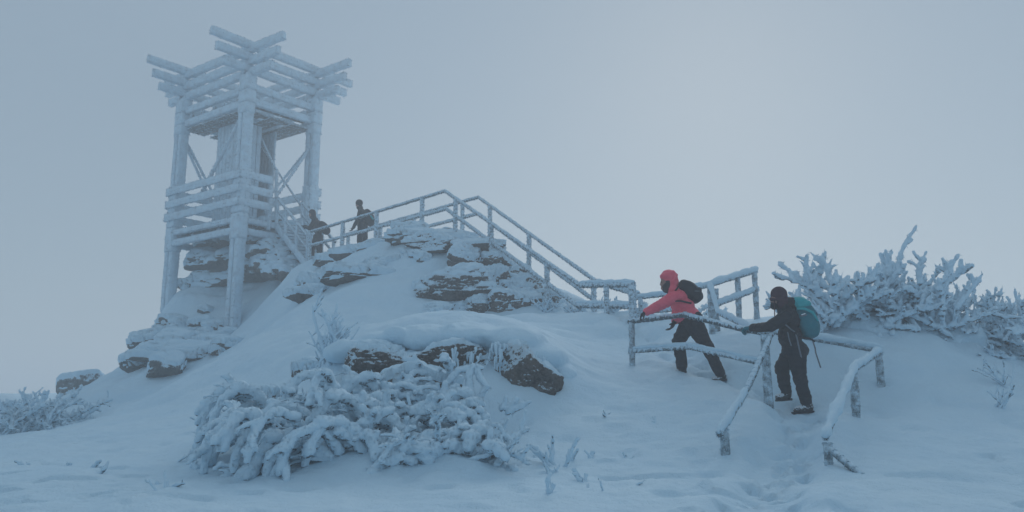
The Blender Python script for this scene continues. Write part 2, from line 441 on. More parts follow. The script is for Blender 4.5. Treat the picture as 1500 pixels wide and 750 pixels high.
def ground(X, detail=True):
    X = np.asarray(X, float); z = base_h(X)
    p3 = np.c_[X, np.zeros(len(X))]
    Y = X[:, 1]
    hill = sstep(13, 18, Y)
    z = z + 0.07 * fbm(p3 * (0.7, 0.7, 1) + 3, 3) + (0.035 + 0.03 * hill) * fbm(p3 * 2.1 + 9, 3)
    z = z + 0.10 * hill * (np.abs(fbm(p3 * (0.55, 0.9, 1) + 31, 3)) - 0.2)
    # a few bedded ledges under the snow of the hill
    z = z + hill * 0.10 * np.tanh(5 * fbm(p3 * (0.35, 1.0, 1) + 71, 2))
    if detail:
        z = z + 0.014 * fbm(p3 * 7.5, 3) + 0.006 * fbm(p3 * 26 + 5, 2)
        rip = p3 * (1.1, 4.2, 1) + 1.5 * fbm(p3 * .6 + 60, 2)[:, None]      # wind ripples
        z = z + 0.030 * (0.3 - np.abs(fbm(rip, 3))) * sstep(-.2, .35, fbm(p3 * .45 + 20, 2)) * sstep(20, 12, Y)
    # snow drifted against the shrubs
    for (cx, cy), (sx, sy), hh in DRIFTS:
        z = z + hh * np.exp(-((X[:, 0] - cx) / sx) ** 2 - ((X[:, 1] - cy) / sy) ** 2) * (1 + .7 * fbm(p3 * 1.7 + cx, 2))
    # trodden trail
    d = seg_dist(X, PATH) + 0.10 * fbm(p3 * 1.6 + 40, 2)
    tr = 1 - sstep(0.12, 0.42, d)
    z = z - 0.10 * tr + tr * (0.06 * fbm(p3 * 4.2 + 11, 3)) + 0.05 * np.exp(-((d - 0.5) / 0.14) ** 2) * (0.5 + fbm(p3 * 2.4, 2))
    near = np.where(d < .7)[0]
    if len(near):
        Xn = X[near]; dz_ = np.zeros(len(near))
        for c, dd, dep in PRINTS:
            l = (Xn - c); a = l @ dd; b = l @ np.array((-dd[1], dd[0])); r = np.sqrt((a / .16) ** 2 + (b / .075) ** 2)
            dz_ = np.minimum(dz_, -dep * (1 - sstep(.7, 1.05, r))) + .018 * np.exp(-((r - 1.25) / .2) ** 2)
        z[near] += dz_
    # small pits and lumps where crust has broken or frost has dropped off the twigs
    pit = sstep(0.50, 0.62, vnoise(p3 * 3.1 + 88)); z = z - 0.035 * pit * sstep(16, 8, Y)
    return z
def gz(x, y): return float(ground(np.array([[x, y]]), False)[0])
def axis(fine, step, far):
    a = list(np.arange(fine[0], fine[1] + 1e-6, step)); s = step
    while a[-1] < far: s *= 1.28; a.append(a[-1] + s)
    s = step
    while a[0] > -far: s *= 1.28; a.insert(0, a[0] - s)
    return np.array(a)
def axis_y():
    a = [4.5]
    while a[-1] < 34: a.append(a[-1] + (0.03 if a[-1] < 9 else (0.045 if a[-1] < 14 else 0.075)))
    s = 0.09
    while a[-1] < 600: s *= 1.28; a.append(a[-1] + s)
    s = 0.05
    while a[0] > -200: s *= 1.3; a.insert(0, a[0] - s)
    return np.array(a)
gx = axis((-13.5, 9.5), 0.05, 500); gy = axis_y()
XX, YY = np.meshgrid(gx, gy); GX = np.c_[XX.ravel(), YY.ravel()]
GV = np.c_[GX, ground(GX)]
nx, ny = len(gx), len(gy)
ii, jj = np.meshgrid(np.arange(nx - 1), np.arange(ny - 1))
q = (jj * nx + ii).ravel()
GF = np.c_[q, q + 1, q + nx + 1, q + nx]
structure(obj('snow_ground', mesh_np('snow_ground', GV, GF), M['snow']))

# ------------------------------------------------------------------ haze
zlo, zhi = float(GV[:, 2].min()) - 1.0, float(at(306, 40, 27.5)[2]) + 0.8
def box_mesh(name, a, b):
    (x0, y0, z0), (x1, y1, z1) = a, b
    V = [(x, y, z) for z in (z0, z1) for y in (y0, y1) for x in (x0, x1)]
    F = [(0, 2, 3, 1), (4, 5, 7, 6), (0, 1, 5, 4), (2, 6, 7, 3), (0, 4, 6, 2), (1, 3, 7, 5)]
    return mesh_from(name, V, F, False)
hx = float(max(abs(gx[0]), gx[-1])) + 10
hm = bpy.data.materials.new('haze'); hm.use_nodes = True; hm.node_tree.nodes.clear()
_o = hm.node_tree.nodes.new('ShaderNodeOutputMaterial'); _v = hm.node_tree.nodes.new('ShaderNodeVolumePrincipled')
_v.inputs['Color'].default_value = (0.945,0.955,0.965,1); _v.inputs['Density'].default_value = HAZE_DENSITY
_v.inputs['Anisotropy'].default_value = 0.35
hm.node_tree.links.new(_v.outputs[0], _o.inputs['Volume'])
stuff(obj('haze', box_mesh('haze', (-hx, gy[0] - 10, zlo), (hx, gy[-1] + 10, zhi)), hm))

# ------------------------------------------------------------------ rock
def rock_vf(c, size, seed, yaw=0.0, box=3.0, disp=0.16, strata=0.0, nstr=3, n=5, tilt=0.0, freq=1.6, facet=0):
    v, F = ico(n)
    r = (np.abs(v) ** box).sum(1) ** (-1.0 / box)
    if facet:                                   # joint planes cut the block into flat faces
        rr = random.Random(int(seed * 1000) + 5)
        for _ in range(facet):
            nn = nrm((rr.gauss(0, 1), rr.gauss(0, 1), rr.gauss(0, .8))); dd = rr.uniform(.62, .98)
            k = v @ nn; r = np.where(k > .05, np.minimum(r, dd / np.maximum(k, .05)), r)
    b = v * r[:, None]
    b = b * (1 + disp * fbm(v * freq + seed * 7.7, 4) + 0.35 * disp * np.abs(fbm(v * freq * 3.1 + seed * 3.3, 3)))[:, None]
    if strata:
        ph = b[:, 2] * nstr * 0.5 + 0.35 * fbm(v * 1.2 + seed, 2) + seed
        saw = ph - np.floor(ph)
        prof = np.where(saw < 0.8, 1.0, 1.0 - (saw - 0.8) / 0.2 * 2 * np.where(saw < 0.9, 1, (1 - saw) / 0.1 * 1.0))
        k = 1 - strata * (1 - np.clip(prof, 0, 1)) + strata * 0.4 * (vnoise(np.c_[np.floor(ph) * 3.3, 0 * ph + seed, 0 * ph]))
        b = b * np.c_[k, k, np.ones_like(k)]
    V = b * np.asarray(size)
    R = np.array((Matrix.Rotation(yaw, 3, 'Z') @ Matrix.Rotation(tilt, 3, 'X')))
    return V @ R.T + np.asarray(c), F
def snow_cap(V, F, th, thr=0.35, seed=0.0, soft=0.22, patch=0.3):
    N = vnormals(V, F)
    f = N[:, 2] + patch * fbm(V * 2.3 + seed, 3) + 0.12 * fbm(V * 9 + seed, 2)
    m = sstep(thr - soft, thr + soft, f)
    keep = m[F].max(1) > 0.02
    if keep.sum() < 6: return None
    V2 = V + N * (-0.012 + (0.012 + 0.35 * th) * m)[:, None]
    V2[:, 2] += th * m * (0.75 + 0.5 * fbm(V * 1.7 + seed * 3, 3))
    V2 += 0.02 * m[:, None] * N * fbm(V * 11 + seed, 2)[:, None]
    f2 = F[keep]; u, inv = np.unique(f2, return_inverse=True)
    return V2[u], inv.reshape(-1, 3)
def stone(parent, c, size, mat='rock', th=0.08, thr=0.35, name='stone', patch=0.3, **kw):
    seed = kw.pop('seed', random.random() * 30)
    V, F = rock_vf(c, size, seed, **kw)
    o = obj(name, mesh_np(name, V, F), M[mat], parent)
    if th > 0:
        sc = snow_cap(V, F, th, thr, seed, patch=patch)
        if sc is not None: obj('snow_cap', mesh_np('snow_cap', *sc), M['snow'], o)
    return o
U = lambda a, b: random.uniform(a, b)

# rock face below the crest of the stair railing
rf = thing('rock_outcrop', 'dark broken rock face half filled with snow below the crest of the stair railing', 'rock face', at(690, 455, 19.5))
FACE = [ # px,py,Y, sx,sy,sz, tilt...
 (640,358,21.7,.75,.55,.24),(705,365,21.2,.62,.5,.22),(684,392,20.7,.5,.5,.55),(662,425,19.7,.95,.6,.46),
 (690,425,19.9,.42,.4,.42),(722,415,20.3,.36,.4,.4),(720,440,19.5,.42,.4,.26),(745,448,19.2,.42,.38,.26),(700,450,19.1,.35,.3,.2),
 (640,460,18.6,.35,.35,.22),(765,430,19.9,.5,.45,.36),(730,392,20.8,.4,.5,.3),(690,372,21.0,.3,.3,.18),(772,446,19.3,.32,.3,.2),
 (752,405,20.8,.42,.4,.26),(798,440,19.6,.4,.4,.22),
]
for i, (px, py, Y, a, b, c) in enumerate(FACE):
    stone(rf, at(px, py, Y - .15), (a * 1.15, b * 1.2, c * 1.22), 'rock' if i % 3 else 'rockf', 0.07, 0.55, yaw=U(-.4, .4), box=U(3.0, 5.0), disp=U(.14, .22), strata=0.05, nstr=U(3, 5), tilt=U(-.15, .25), freq=2.6, facet=16, n=6)
for i in range(44):   # rubble in the gully
    px, py = U(668, 790), U(395, 458)
    py = max(py, 395 + (px - 668) * 0.35)
    stone(rf, at(px, py, 20.6 - (py - 395) / 63 * 1.7), (U(.13, .26), U(.12, .2), U(.07, .14)), random.choice(['rock', 'rockf']), 0.05, 0.3, yaw=U(0, 3), box=U(3, 6), disp=.16, n=4, tilt=U(-.4, .4), facet=10)
# bedded slabs across the snow of the hill
SLABS = [(625,352,22.3,1.05,.6,.22),(560,372,23.6,.75,.5,.16),(520,378,24.0,.8,.5,.18),(478,385,25.3,.5,.4,.16),(562,392,21.8,.75,.5,.17),
 (525,410,20.9,.95,.55,.16),(462,420,22.0,.5,.45,.22),(440,435,21.6,.42,.4,.28),(500,400,22.2,.5,.4,.14),(600,345,22.8,.5,.5,.2)]
sl = thing('rock_ledge', 'flat snow-covered rock ledges edging out of the hill below the bridge railing', 'rock ledge', at(520, 410, 21))
for i, (px, py, Y, a, b, c) in enumerate(SLABS):
    stone(sl, at(px, py, Y), (a, b, c * .85), 'rock', 0.16, 0.12, yaw=U(-.5, .3) , box=3.2, disp=.22, strata=.06, nstr=2, tilt=U(-.2, .05), freq=1.8, facet=9)

# front boulder under its thick cap of snow
fb = thing('boulder', 'large bare brown boulder under a thick overhanging cap of snow behind the arching shrub', 'boulder', at(660, 590, 11.4))
stone(fb, at(550, 534, 11.5), (.46, .48, .27), 'rockb', 0.06, 0.88, yaw=.2, box=3.0, disp=.25, n=6, facet=12, seed=3.1)
stone(fb, at(645, 527, 11.75), (.66, .55, .28), 'rockb', 0.06, 0.88, yaw=-.1, box=3.2, disp=.25, n=6, tilt=.1, facet=12, seed=5.2)
stone(fb, at(700, 545, 11.7), (.42, .4, .30), 'rockb', 0.06, 0.88, yaw=.5, box=3.2, disp=.25, n=6, facet=12, seed=8.4)
stone(fb, at(764, 552, 11.4), (.50, .55, .46), 'rockb', 0.06, 0.88, yaw=.3, box=3.0, disp=.22, n=6, facet=12, seed=6.7)
stone(fb, at(600, 580, 11.0), (.26, .3, .18), 'rockb', 0.12, 0.5, yaw=.3, box=2.9, disp=.22)
# thick rolling cap
mb = MB()
capP = [(518,520,12.5,.42,.9,.22),(565,510,12.5,.55,1.0,.26),(625,504,12.5,.62,1.0,.27),(690,501,12.5,.65,1.05,.28),(750,506,12.4,.58,1.0,.30),(795,530,12.4,.40,1.0,.30),(822,556,12.4,.3,.9,.24)]
for px, py, Y, a, b, c in capP: mb.add(*ell_vf(at(px, py, Y), (a, b, c)))
for i in range(34):                        # lobes slumping over the edge
    f = U(0, 1); px = 505 + 300 * f; py = 512 - 22 * math.sin(f * 3.1) + (30 * max(0, f - .8) / .2) + U(-6, 8)
    mb.add(*ell_vf(at(px, py, 11.75 + U(-.15, .12)), (U(.1, .24), U(.12, .25), U(.07, .15)), None, 3))
melt('snow_cap', mb, M['snow'], fb, 0.03, 10, roughen(0.07, 1.7, 5))
# icicle fringe hanging over the boulder
mb = MB()
for i in range(60):
    px = U(640, 800) if i % 3 else U(715, 770); py = 512 + abs(px - 735) * 0.12 + U(-10, 24); Y = 11.2 + U(-.05, .2)
    p = at(px, py, Y); L = U(.05, .3) * U(.5, 1)
    pts = [p, p + (U(-.02, .02), -.02, -L * .5), p + (U(-.03, .03), -.03, -L)]
    mb.add(*tube_vf(pts, [U(.018, .03), U(.010, .018), .004], 6))
obj('icicle_fringe', mb.mesh('icicle_fringe'), M['snow'], fb)

BLD = [ # lone boulders: px,py,Y,size,label
 (243,538,23.5,(.52,.45,.42),'rockf','round frosted boulder in front of the dark ledge left of the tower leg',.3),
 (618,572,10.7,(.5,.42,.22),'rockb','snow-hooded dark boulder poking out amid the arching shrub',.25),
 (118,565,33,(.8,.7,.62),'rockf','snow-capped boulder alone on the skyline beside the far thicket',.2),
 (395,592,12.6,(.2,.2,.15),'rockb','small dark stone at the left edge of the arching shrub',.6),
 (455,548,13.8,(.3,.2,.13),'rock','flat grey stone between the hill slope and the arching shrub',.35),
 (290,360,37,(.4,.4,.3),'rockf','',0)]
for px, py, Y, sz, m_, lab, th in BLD[:5]:
    t = thing('boulder', lab, 'boulder', at(px, py, Y) - (0, 0, sz[2]))
    stone(t, at(px, py, Y), sz, m_, 0.12, th, box=2.8, disp=.2, n=6 if Y < 15 else 5, facet=9)
# ledges left of the tower
lg = thing('rock_ledge', 'long dark rock ledge with snow on its shelves at the foot of the tower', 'rock ledge', at(270, 530, 24.5))
for px, py, Y, a, b, c in [(230,522,25.5,.95,.7,.3),(290,520,24.6,1.0,.6,.28),(330,518,24.3,.5,.5,.26),(207,534,26.0,.55,.6,.36),(270,500,26.2,.9,.7,.25),(215,502,28,.5,.6,.3),(310,505,25.6,.6,.6,.22),(245,492,28.2,.6,.6,.2)]:
    stone(lg, at(px, py, Y), (a, b, c), 'rockf', 0.16, 0.12, yaw=U(-.4, .4), box=3.2, disp=.2, strata=.06, nstr=3, facet=9)
def on_ground(px, py, y0=8.0, y1=40.0):
    Ys = np.arange(y0, y1, .1); P = np.array([at(px, py, y) for y in Ys]); d = P[:, 2] - base_h(P[:, :2])
    k = np.where(d < 0)[0]; return P[k[0]] if len(k) else None
rq = random.Random(21)
def scatter(parent, n, x0, x1, ylo, yhi, smin, smax, y0):
    for i in range(n):
        px = rq.uniform(x0, x1); py = rq.uniform(ylo(px), yhi(px)); p = on_ground(px, py, y0)
        if p is None: continue
        a = rq.uniform(smin, smax)
        stone(parent, p - (0, 0, a * .10), (a, a * rq.uniform(.6, .9), a * rq.uniform(.28, .42)), 'rockf', .13, rq.uniform(-.05, .25), yaw=rq.uniform(-1, 1), box=3.0, disp=.24, n=5 if a > .3 else 4, tilt=rq.uniform(-.25, .15), facet=8, seed=rq.random() * 30)
scatter(lg, 30, 205, 335, lambda x: 545 - (x - 185) * 1.35 + 8 if x < 255 else 452, lambda x: 528, .22, .62, 20)
scatter(sl, 16, 430, 640, lambda x: 425 - (x - 430) * .36, lambda x: 440 - (x - 430) * .3, .16, .42, 17)
# rounded rock stack inside the tower's feet
st = thing('rock_stack', 'pile of rounded weathered rock layers under the tower deck', 'rock stack', at(320, 425, 32))
for px, py, Y, a, b, c in [(318,408,32.2,1.25,.95,.6),(303,386,32.3,.95,.85,.42),(345,386,32.2,1.25,.95,.5),(330,366,32.6,1.15,1.0,.46),(365,352,32.8,1.15,1.0,.46),(345,342,33,1.0,.95,.42),(275,420,32,.45,.5,.3),(380,395,31.6,.85,.8,.55),(375,370,32,.7,.7,.4),(395,335,32.6,.7,.7,.3)]:
    stone(st, at(px, py, Y), (a, b, c), 'rockf', 0.15, 0.12, yaw=U(-.5, .5), box=2.8, disp=.16, n=5, strata=.05, nstr=2, facet=5)
# rubble bank under the tower stair
rb = thing('rubble_bank', 'steep bank of snow-laden broken stones under the tower stairs', 'rubble', at(420, 395, 29.5))
for r in range(9):
    for c in range(8):
        px = 382 + c * 10 + U(-5, 5) - r * 1.5; py = 402 - r * 9 + U(-3, 3) - max(0, (c - 3)) * -2.5
        if py > 396 and c < 2: continue
        if px > 452: continue
        stone(rb, at(px, py, 29.2 + r * 0.24 + U(-.1, .1)), (U(.26, .5), U(.3, .45), U(.14, .24)), random.choice(['rockf', 'rock', 'rockf']), 0.10, 0.25, yaw=U(0, 3), box=U(2.4, 4), disp=.22, n=4, tilt=U(-.2, .3), facet=8)
#@@TOWER

# ------------------------------------------------------------------ timber lookout tower
TF = at(352, 300, 29.0)[:2]; TL = at(258, 300, 31.5)[:2]; TR = at(459, 200, 31.4)[:2]; TB = TL + TR - TF
def zF(py): return float(at(352, py, 29.0)[2])
dL = (TF - TL) / np.linalg.norm(TF - TL)      # along the left face, towards the front corner
dR = (TR - TF) / np.linalg.norm(TR - TF)      # along the right face, away from the front corner
v3 = lambda p, z: np.array((p[0], p[1], z))
tw = thing('lookout_tower', 'tall frosted timber lookout tower with crossed log roof beams and a railed deck', 'tower', v3(TF, zF(490)))
RM = M['rime']
z_top = [zF(72), zF(90), zF(107)]
overL = [2.0, 1.75, 1.4]; overR = [1.65, 1.4, 1.1]
bh = 0.30; bw = 0.20
def roof_beam(a, b, d, oa, ob, z, hh=bh, ww=bw): beam('roof_beam', tw, v3(a - d * oa, z), v3(b + d * ob, z), ww, hh, RM, 0.014, 0.14, fr=4.0)
for k in range(3):
    roof_beam(TL, TF, dL, overL[k] * .75, overL[k], z_top[k]); roof_beam(TB, TR, dL, overL[k] * .75, overL[k], z_top[k] )
    roof_beam(TF, TR, dR, overR[k], overR[k] * 1.1, z_top[k] + 0.17); roof_beam(TL, TB, dR, overR[k], overR[k] * 1.1, z_top[k] + 0.17)
for k, py in enumerate((130, 150)):      # tie beams below the cornice
    for a, b, d, dz in ((TL, TF, dL, 0), (TB, TR, dL, 0), (TF, TR, dR, .12), (TL, TB, dR, .12)):
        beam('tie_beam', tw, v3(a - d * .12, zF(py) + dz), v3(b + d * .12, zF(py) + dz), .18, .27, RM, .012, .14, fr=4.0)
for f in np.linspace(.14, .86, 5):        # ceiling joists
    beam('joist', tw, v3(TL + (TF - TL) * f, zF(141)), v3(TL + (TF - TL) * f + (TR - TF), zF(141)), .16, .2, M['under'], .02, .2)
npk = 13                                  # ceiling boards with open gaps
for i in range(npk):
    f = (i + .5) / npk; a = TF + (TR - TF) * f
    if i in (4, 8): continue
    beam('ceiling_board', tw, v3(a - dL * (np.linalg.norm(TF - TL) - .1), zF(158)), v3(a - dL * .1, zF(158)), .19, .06, M['under'], .012, .25)
def ground_at(p): return gz(p[0], p[1])
zroof = zF(112)
for p, zb in ((TF, zF(492)), (TL, float(at(250, 436, 31.5)[2])), (TR, zF(318) - 1.5), (TB, zF(318) - 1.8)):
    lo = min(zb, ground_at(p)) - .35
    # two thick planks side by side with a slot between them, clasped by short sleeves
    for s_, off in ((-1, .145), (1, .145)):
        c = p + dL * 0 + (dL * .30 + dR * -.05) * 0 + (dL + dR) * 0
        q_ = c + dL * s_ * off
        beam('post', tw, v3(q_, lo), v3(q_, zroof + .1), .23, .34, RM, .012, .14, fr=4.0, up=(dR[0], dR[1], 0))
    for py0, py1 in ((112, 132), (134, 151), (152, 166), (248, 312), (314, 350)):
        beam('sleeve', tw, v3(p, zF(py1)), v3(p, zF(py0)),   .58, .42, RM, .016, .1, fr=5.0, up=(dR[0], dR[1], 0))
# deck
zd = zF(318)
for i in range(15):
    f = (i + .5) / 15; a = TF + (TR - TF) * f
    beam('deck_board', tw, v3(a - dL * (np.linalg.norm(TF - TL) + .1), zd), v3(a + dL * .1, zd), .2, .07, M['under'], .012, .25)
for a, b, d, o_ in ((TL, TF, dL, -dR), (TB, TR, dL, dR), (TF, TR, dR, dL), (TL, TB, dR, -dL)):
    n_ = o_ / np.linalg.norm(o_)
    for py, h_ in ((322, .20), (338, .24)):
        beam('deck_beam', tw, v3(a - d * .15 + n_ * .12, zF(py)), v3(b + d * .15 + n_ * .12, zF(py)), .16, h_, RM, .012, .14, fr=4.0)
for f in (.3, .7):
    beam('joist', tw, v3(TL + (TF - TL) * f, zF(332)), v3(TL + (TF - TL) * f + (TR - TF), zF(332)), .16, .2, M['under'], .02, .2)
# balustrade boards
for py in (257, 277, 297):
    z = zF(py)
    def rail(a, b, d, n_, f0=0, f1=1, e0=.28, e1=.28):
        beam('rail_board', tw, v3(a + (b - a) * f0 - d * e0 + n_ * .26, z), v3(a + (b - a) * f1 + d * e1 + n_ * .26, z), .08, .29, RM, .010, .12, fr=4.0)
    rail(TL, TF, dL, -dR); rail(TB, TR, dL, dR); rail(TL, TB, dR, -dL)
    rail(TF, TR, dR, dL, 0, .36, .28, 0); rail(TF, TR, dR, dL, .90, 1, 0, .28)
for f in (.36, .90):
    q_ = TF + (TR - TF) * f + dL * .2
    beam('rail_post', tw, v3(q_, zF(330)), v3(q_, zF(250)), .12, .12, RM, .015, .12)
# inner shaft clad in upright boards
C_ = (TL + TR) / 2; hs = .78
cor = [C_ + dL * hs * a + dR * hs * b for a, b in ((1, -1), (1, 1), (-1, 1), (-1, -1))]
for e in range(4):
    a, b = cor[e], cor[(e + 1) % 4]
    nb = 7
    for i in range(nb):
        p = a + (b - a) * (i + .5) / nb
        if e == 0 and i >= 4: continue      # doorway on the stair side
        beam('shaft_board', tw, v3(p, zF(318)), v3(p, zF(150)), .20 + U(-.02, .02), .07, RM, .018, .2, up=(*nrm(b - a)[[1, 0]] * (1, -1), 0))
# braces
zt, zm = zF(168), zF(262)
def brace(p, z0, q_, z1, r=.09): beam('brace', tw, v3(p, z0), v3(q_, z1), r, r, M['rime'], .012, .15)
mid = (TL + TB) / 2
brace(TL, zt, mid, zm); brace(TL + dR * .1, zt, TL + (TB - TL) * .6, zm); brace(mid, zm, TL + (TB - TL) * .98, zt)
brace(TF + dR * -.0 - dL * .1, zF(160), TL + (TF - TL) * .40, zF(268), .12)
brace(TR, zF(180), TF + (TR - TF) * .45 + dL * -.5, zF(300)); brace(TR, zF(180), TB, zF(290))
# ------------------------------------------------------------------ bridge and stairs up to the tower
def frost_rail(parent, pts, wd=.07, ht=.09, snow=.0, mat='railrime', name='rail', capname='snow_cap', rough=.012, seg=.1, off=0.02):
    for a, b in zip(pts[:-1], pts[1:]):
        a = np.asarray(a); b = np.asarray(b)
        r = beam(name, parent, a, b, wd, ht, M[mat], rough, seg)
        if snow:
            L = np.linalg.norm(b - a); n_ = max(3, int(L / .07)); t = np.linspace(0, 1, n_)
            P = a + np.outer(t, b - a); P[:, 2] += ht * .5 + off
            rad = snow * (.8 + .5 * fbm(P * 2.6, 3) + .35 * fbm(P * 9, 2)); P[:, 2] += snow * .35 * fbm(P * 4 + 9, 2); P[:, 0] += snow * .15 * fbm(P * 4 + 29, 2); rad[0] *= .75; rad[-1] *= .75
            V, F = tube_vf(P, rad, 10); V = V + .25 * snow * fbm(V * 14, 2)[:, None] * nrm((0, 0, 1))
            obj(capname, mesh_from(capname, V, F), M['snow'], r)
APX = at(652, 280, 22.5); END = at(453, 340, 28.0); z_r = (APX[2] + END[2]) / 2
APX[2] = END[2] = z_r
fwd = nrm((END - APX) * (1, 1, 0)); side = np.array((-fwd[1], fwd[0], 0.0)) * -1   # towards the far rail
if side[1] < 0: side = -side
WB = 1.15
BOT = at(850, 418, 17.6)
def zpost(parent, top, h, r=.09, mat='railrime', name='post', sink=0.25):
    g = gz(top[0], top[1]); lo = min(top[2] - h, g + .05) if h else g - sink
    if h == 0: lo = g - sink
    return beam(name, parent, (top[0], top[1], lo), (top[0], top[1], top[2]), r, r, M[mat], .014, .09, up=(0, 1, 0))
br = thing('stair_railing', 'long frosted railing over the crest, on the near side of the hikers on the bridge', 'railing', at(652, 338, 22.5))
frost_rail(br, [END, APX, BOT], .075, .07, .026, off=0)
dz = np.array((0, 0, -.5))
frost_rail(br, [END + dz, APX + dz + nrm(BOT - APX) * .1, BOT + dz * 1.02], .05, .08, .026, off=0)
for f in (.01, .29, .55, .86): zpost(br, END + (APX - END) * f - (0, 0, .03), 1.15, .12)
for f in (.10, .405, .80): zpost(br, APX + (BOT - APX) * f - (0, 0, .03), 1.15, .11)
B2 = at(928, 417, 16.4)
frost_rail(br, [BOT, B2], .08, .10, .05)
frost_rail(br, [at(845, 447, 17.6), at(926, 449, 16.4)], .06, .10, .05)
zpost(br, at(888, 421, 16.9), 0, .10); zpost(br, at(926, 419, 16.4), 0, .14)
fr_ = thing('stair_railing', 'frosted railing on the far side of the bridge, partly hidden by the nearer one', 'railing', at(700, 338, 23.3))
A2 = APX + side * WB + fwd * -.15; E2 = END + side * WB + fwd * -.6; B3 = at(876, 414, 18.8)
frost_rail(fr_, [E2, A2, B3], .07, .07, .024, off=0)
frost_rail(fr_, [E2 + dz, A2 + dz, B3 + dz], .05, .08, .026, off=0)
for f in (.02, .3, .56, .9): zpost(fr_, E2 + (A2 - E2) * f - (0, 0, .03), 1.15, .11)
for f in (.12, .48, .97): zpost(fr_, A2 + (B3 - A2) * f - (0, 0, .03), 1.15, .11)
B4 = at(935, 432, 17.6)
frost_rail(fr_, [B3, B4], .07, .09, .05)
# walkway boards between the two railings
wk = thing('walkway', 'snow-covered plank walkway between the two frosted bridge railings', 'walkway', (APX + side * WB / 2) - (0, 0, 1.1))
LB = np.linalg.norm(END - APX); nbd = int(LB / .24)
for i in range(nbd):
    c = APX + fwd * (i + .5) * LB / nbd - (0, 0, 1.08)
    beam('plank', wk, c + side * .08, c + side * (WB - .08), .2, .07, M['under'], .01, .25)
LS = np.linalg.norm(BOT - APX); ns = 19
for i in range(ns):
    c = APX + (BOT - APX) * (i + .6) / ns - (0, 0, 1.08)
    beam('stair_tread', wk, c + side * .08, c + side * (WB - .08), .24, .09, M['snow'], .02, .2, up=(0, 0, 1))
for s_ in (.05, WB - .05):
    for a, b in ((END, APX), (APX, BOT)):
        beam('stringer', wk, a + side * s_ - (0, 0, 1.22), b + side * s_ - (0, 0, 1.22), .08, .2, M['rime'], .015, .2)
# stairs to the deck
ts = thing('tower_stairs', 'frosted wooden stairs with handrails climbing from the bridge to the tower deck', 'stairs', v3((END + side * .5)[:2], z_r - 1.1))
S0 = END + side * .55 + fwd * .15 - (0, 0, 1.05); gate = TF + (TR - TF) * .63 + dL * .25; S1 = v3(gate, zd)
sfd = nrm((S1 - S0) * (1, 1, 0)); ssd = np.array((-sfd[1], sfd[0], 0.0)); ssd = ssd if ssd[1] > 0 else -ssd
for i in range(11):
    c = S0 + (S1 - S0) * (i + .5) / 11
    beam('stair_tread', ts, c - ssd * .5, c + ssd * .5, .28, .08, M['rime'], .02, .2)
for s_ in (-.52, .52):
    beam('stringer', ts, S0 + ssd * s_ - (0, 0, .1), S1 + ssd * s_ - (0, 0, .1), .08, .24, M['rime'], .015, .2)
    a, b = S0 + ssd * s_ + (0, 0, .95), S1 + ssd * s_ + (0, 0, 1.0)
    a = a - (b - a) * .06
    beam('handrail', ts, a, b, .08, .08, M['railrime'], .012, .12); beam('handrail', ts, a - (0, 0, .45), b - (0, 0, .45), .06, .08, M['railrime'], .012, .12)
    for f in (.04, .36, .7, .98): beam('post', ts, a + (b - a) * f - (0, 0, 1.1), a + (b - a) * f + (0, 0, .04), .10, .10, M['rime'], .014, .1, up=(0, 1, 0))
# handrail of the flight inside the tower
p_, q_ = at(405, 250, 30.6), at(370, 176, 31.6)
beam('handrail', ts, p_, q_, .07, .07, M['railrime'], .01, .15); beam('post', ts, at(405, 335, 30.6), p_, .12, .12, M['rime'], .014, .12, up=(0, 1, 0))
beam('handrail', ts, at(440, 300, 31.2), at(365, 190, 32.2), .07, .07, M['railrime'], .01, .15)

# ------------------------------------------------------------------ path railings
lr = thing('path_railing', 'iced railing the black-clad hiker holds, bent down towards the trail at its near end', 'railing', at(1122, 586, 10.7))
a, b, c, d = at(922, 471, 13.0), at(1003, 461, 12.0), at(1096, 484, 11.05), at(1130, 489, 10.7)
frost_rail(lr, [a, b, c, d], .07, .07, 0, 'handrail')
frost_rail(lr, [at(922, 515, 13.0), at(1008, 508, 12.0), at(1112, 531, 10.9)], .04, .06, .042)
e = at(1092, 575, 9.7); f_ = at(1054, 636, 8.75)
frost_rail(lr, [d, e], .05, .06, .0, 'handrail'); frost_rail(lr, [e, f_], .05, .06, .05, off=0)
for t_ in (at(925, 473, 12.95), at(1120, 491, 10.72)): zpost(lr, t_, 0, .095 if t_[0] > 3 else .08, 'bare')
zpost(lr, at(1061, 630, 8.85), 0, .085, 'bare')
rr = thing('path_railing', 'snow-buried railing on the right of the trail with a fallen bar leaning at its end', 'railing', at(1214, 685, 8.0))
g0, g1, g2, g3 = at(1209, 640, 8.2), at(1252, 540, 10.0), at(1290, 514, 11.2), at(1190, 496, 12.0)
frost_rail(rr, [g0, g1, g2], .05, .06, .056, off=0); frost_rail(rr, [g2, g3], .05, .06, .06, 'bare', off=.03)
frost_rail(rr, [g3, at(1098, 481, 12.9), at(1052, 458, 13.9)], .05, .06, .055, off=.01)
zpost(rr, at(1250, 548, 9.95), 0, .075, 'bare'); zpost(rr, at(1212, 650, 8.15), 0, .07, 'bare'); zpost(rr, at(1287, 520, 11.2), 0, .08, 'bare')
beam('fallen_bar', rr, at(1212, 655, 8.15), at(1262, 697, 7.8), .05, .05, M['bare'], .008, .08)
ur = thing('path_railing', 'snow-capped railing rising to its end behind the hiker in coral', 'railing', at(1080, 470, 15.5))
u0, u1, u2 = at(1040, 418, 14.4), at(1108, 397, 15.6), at(1052, 460, 13.9)
frost_rail(ur, [u0, u1], .05, .06, .06); frost_rail(ur, [at(1046, 448, 14.4), at(1110, 424, 15.6)], .045, .06, .052)
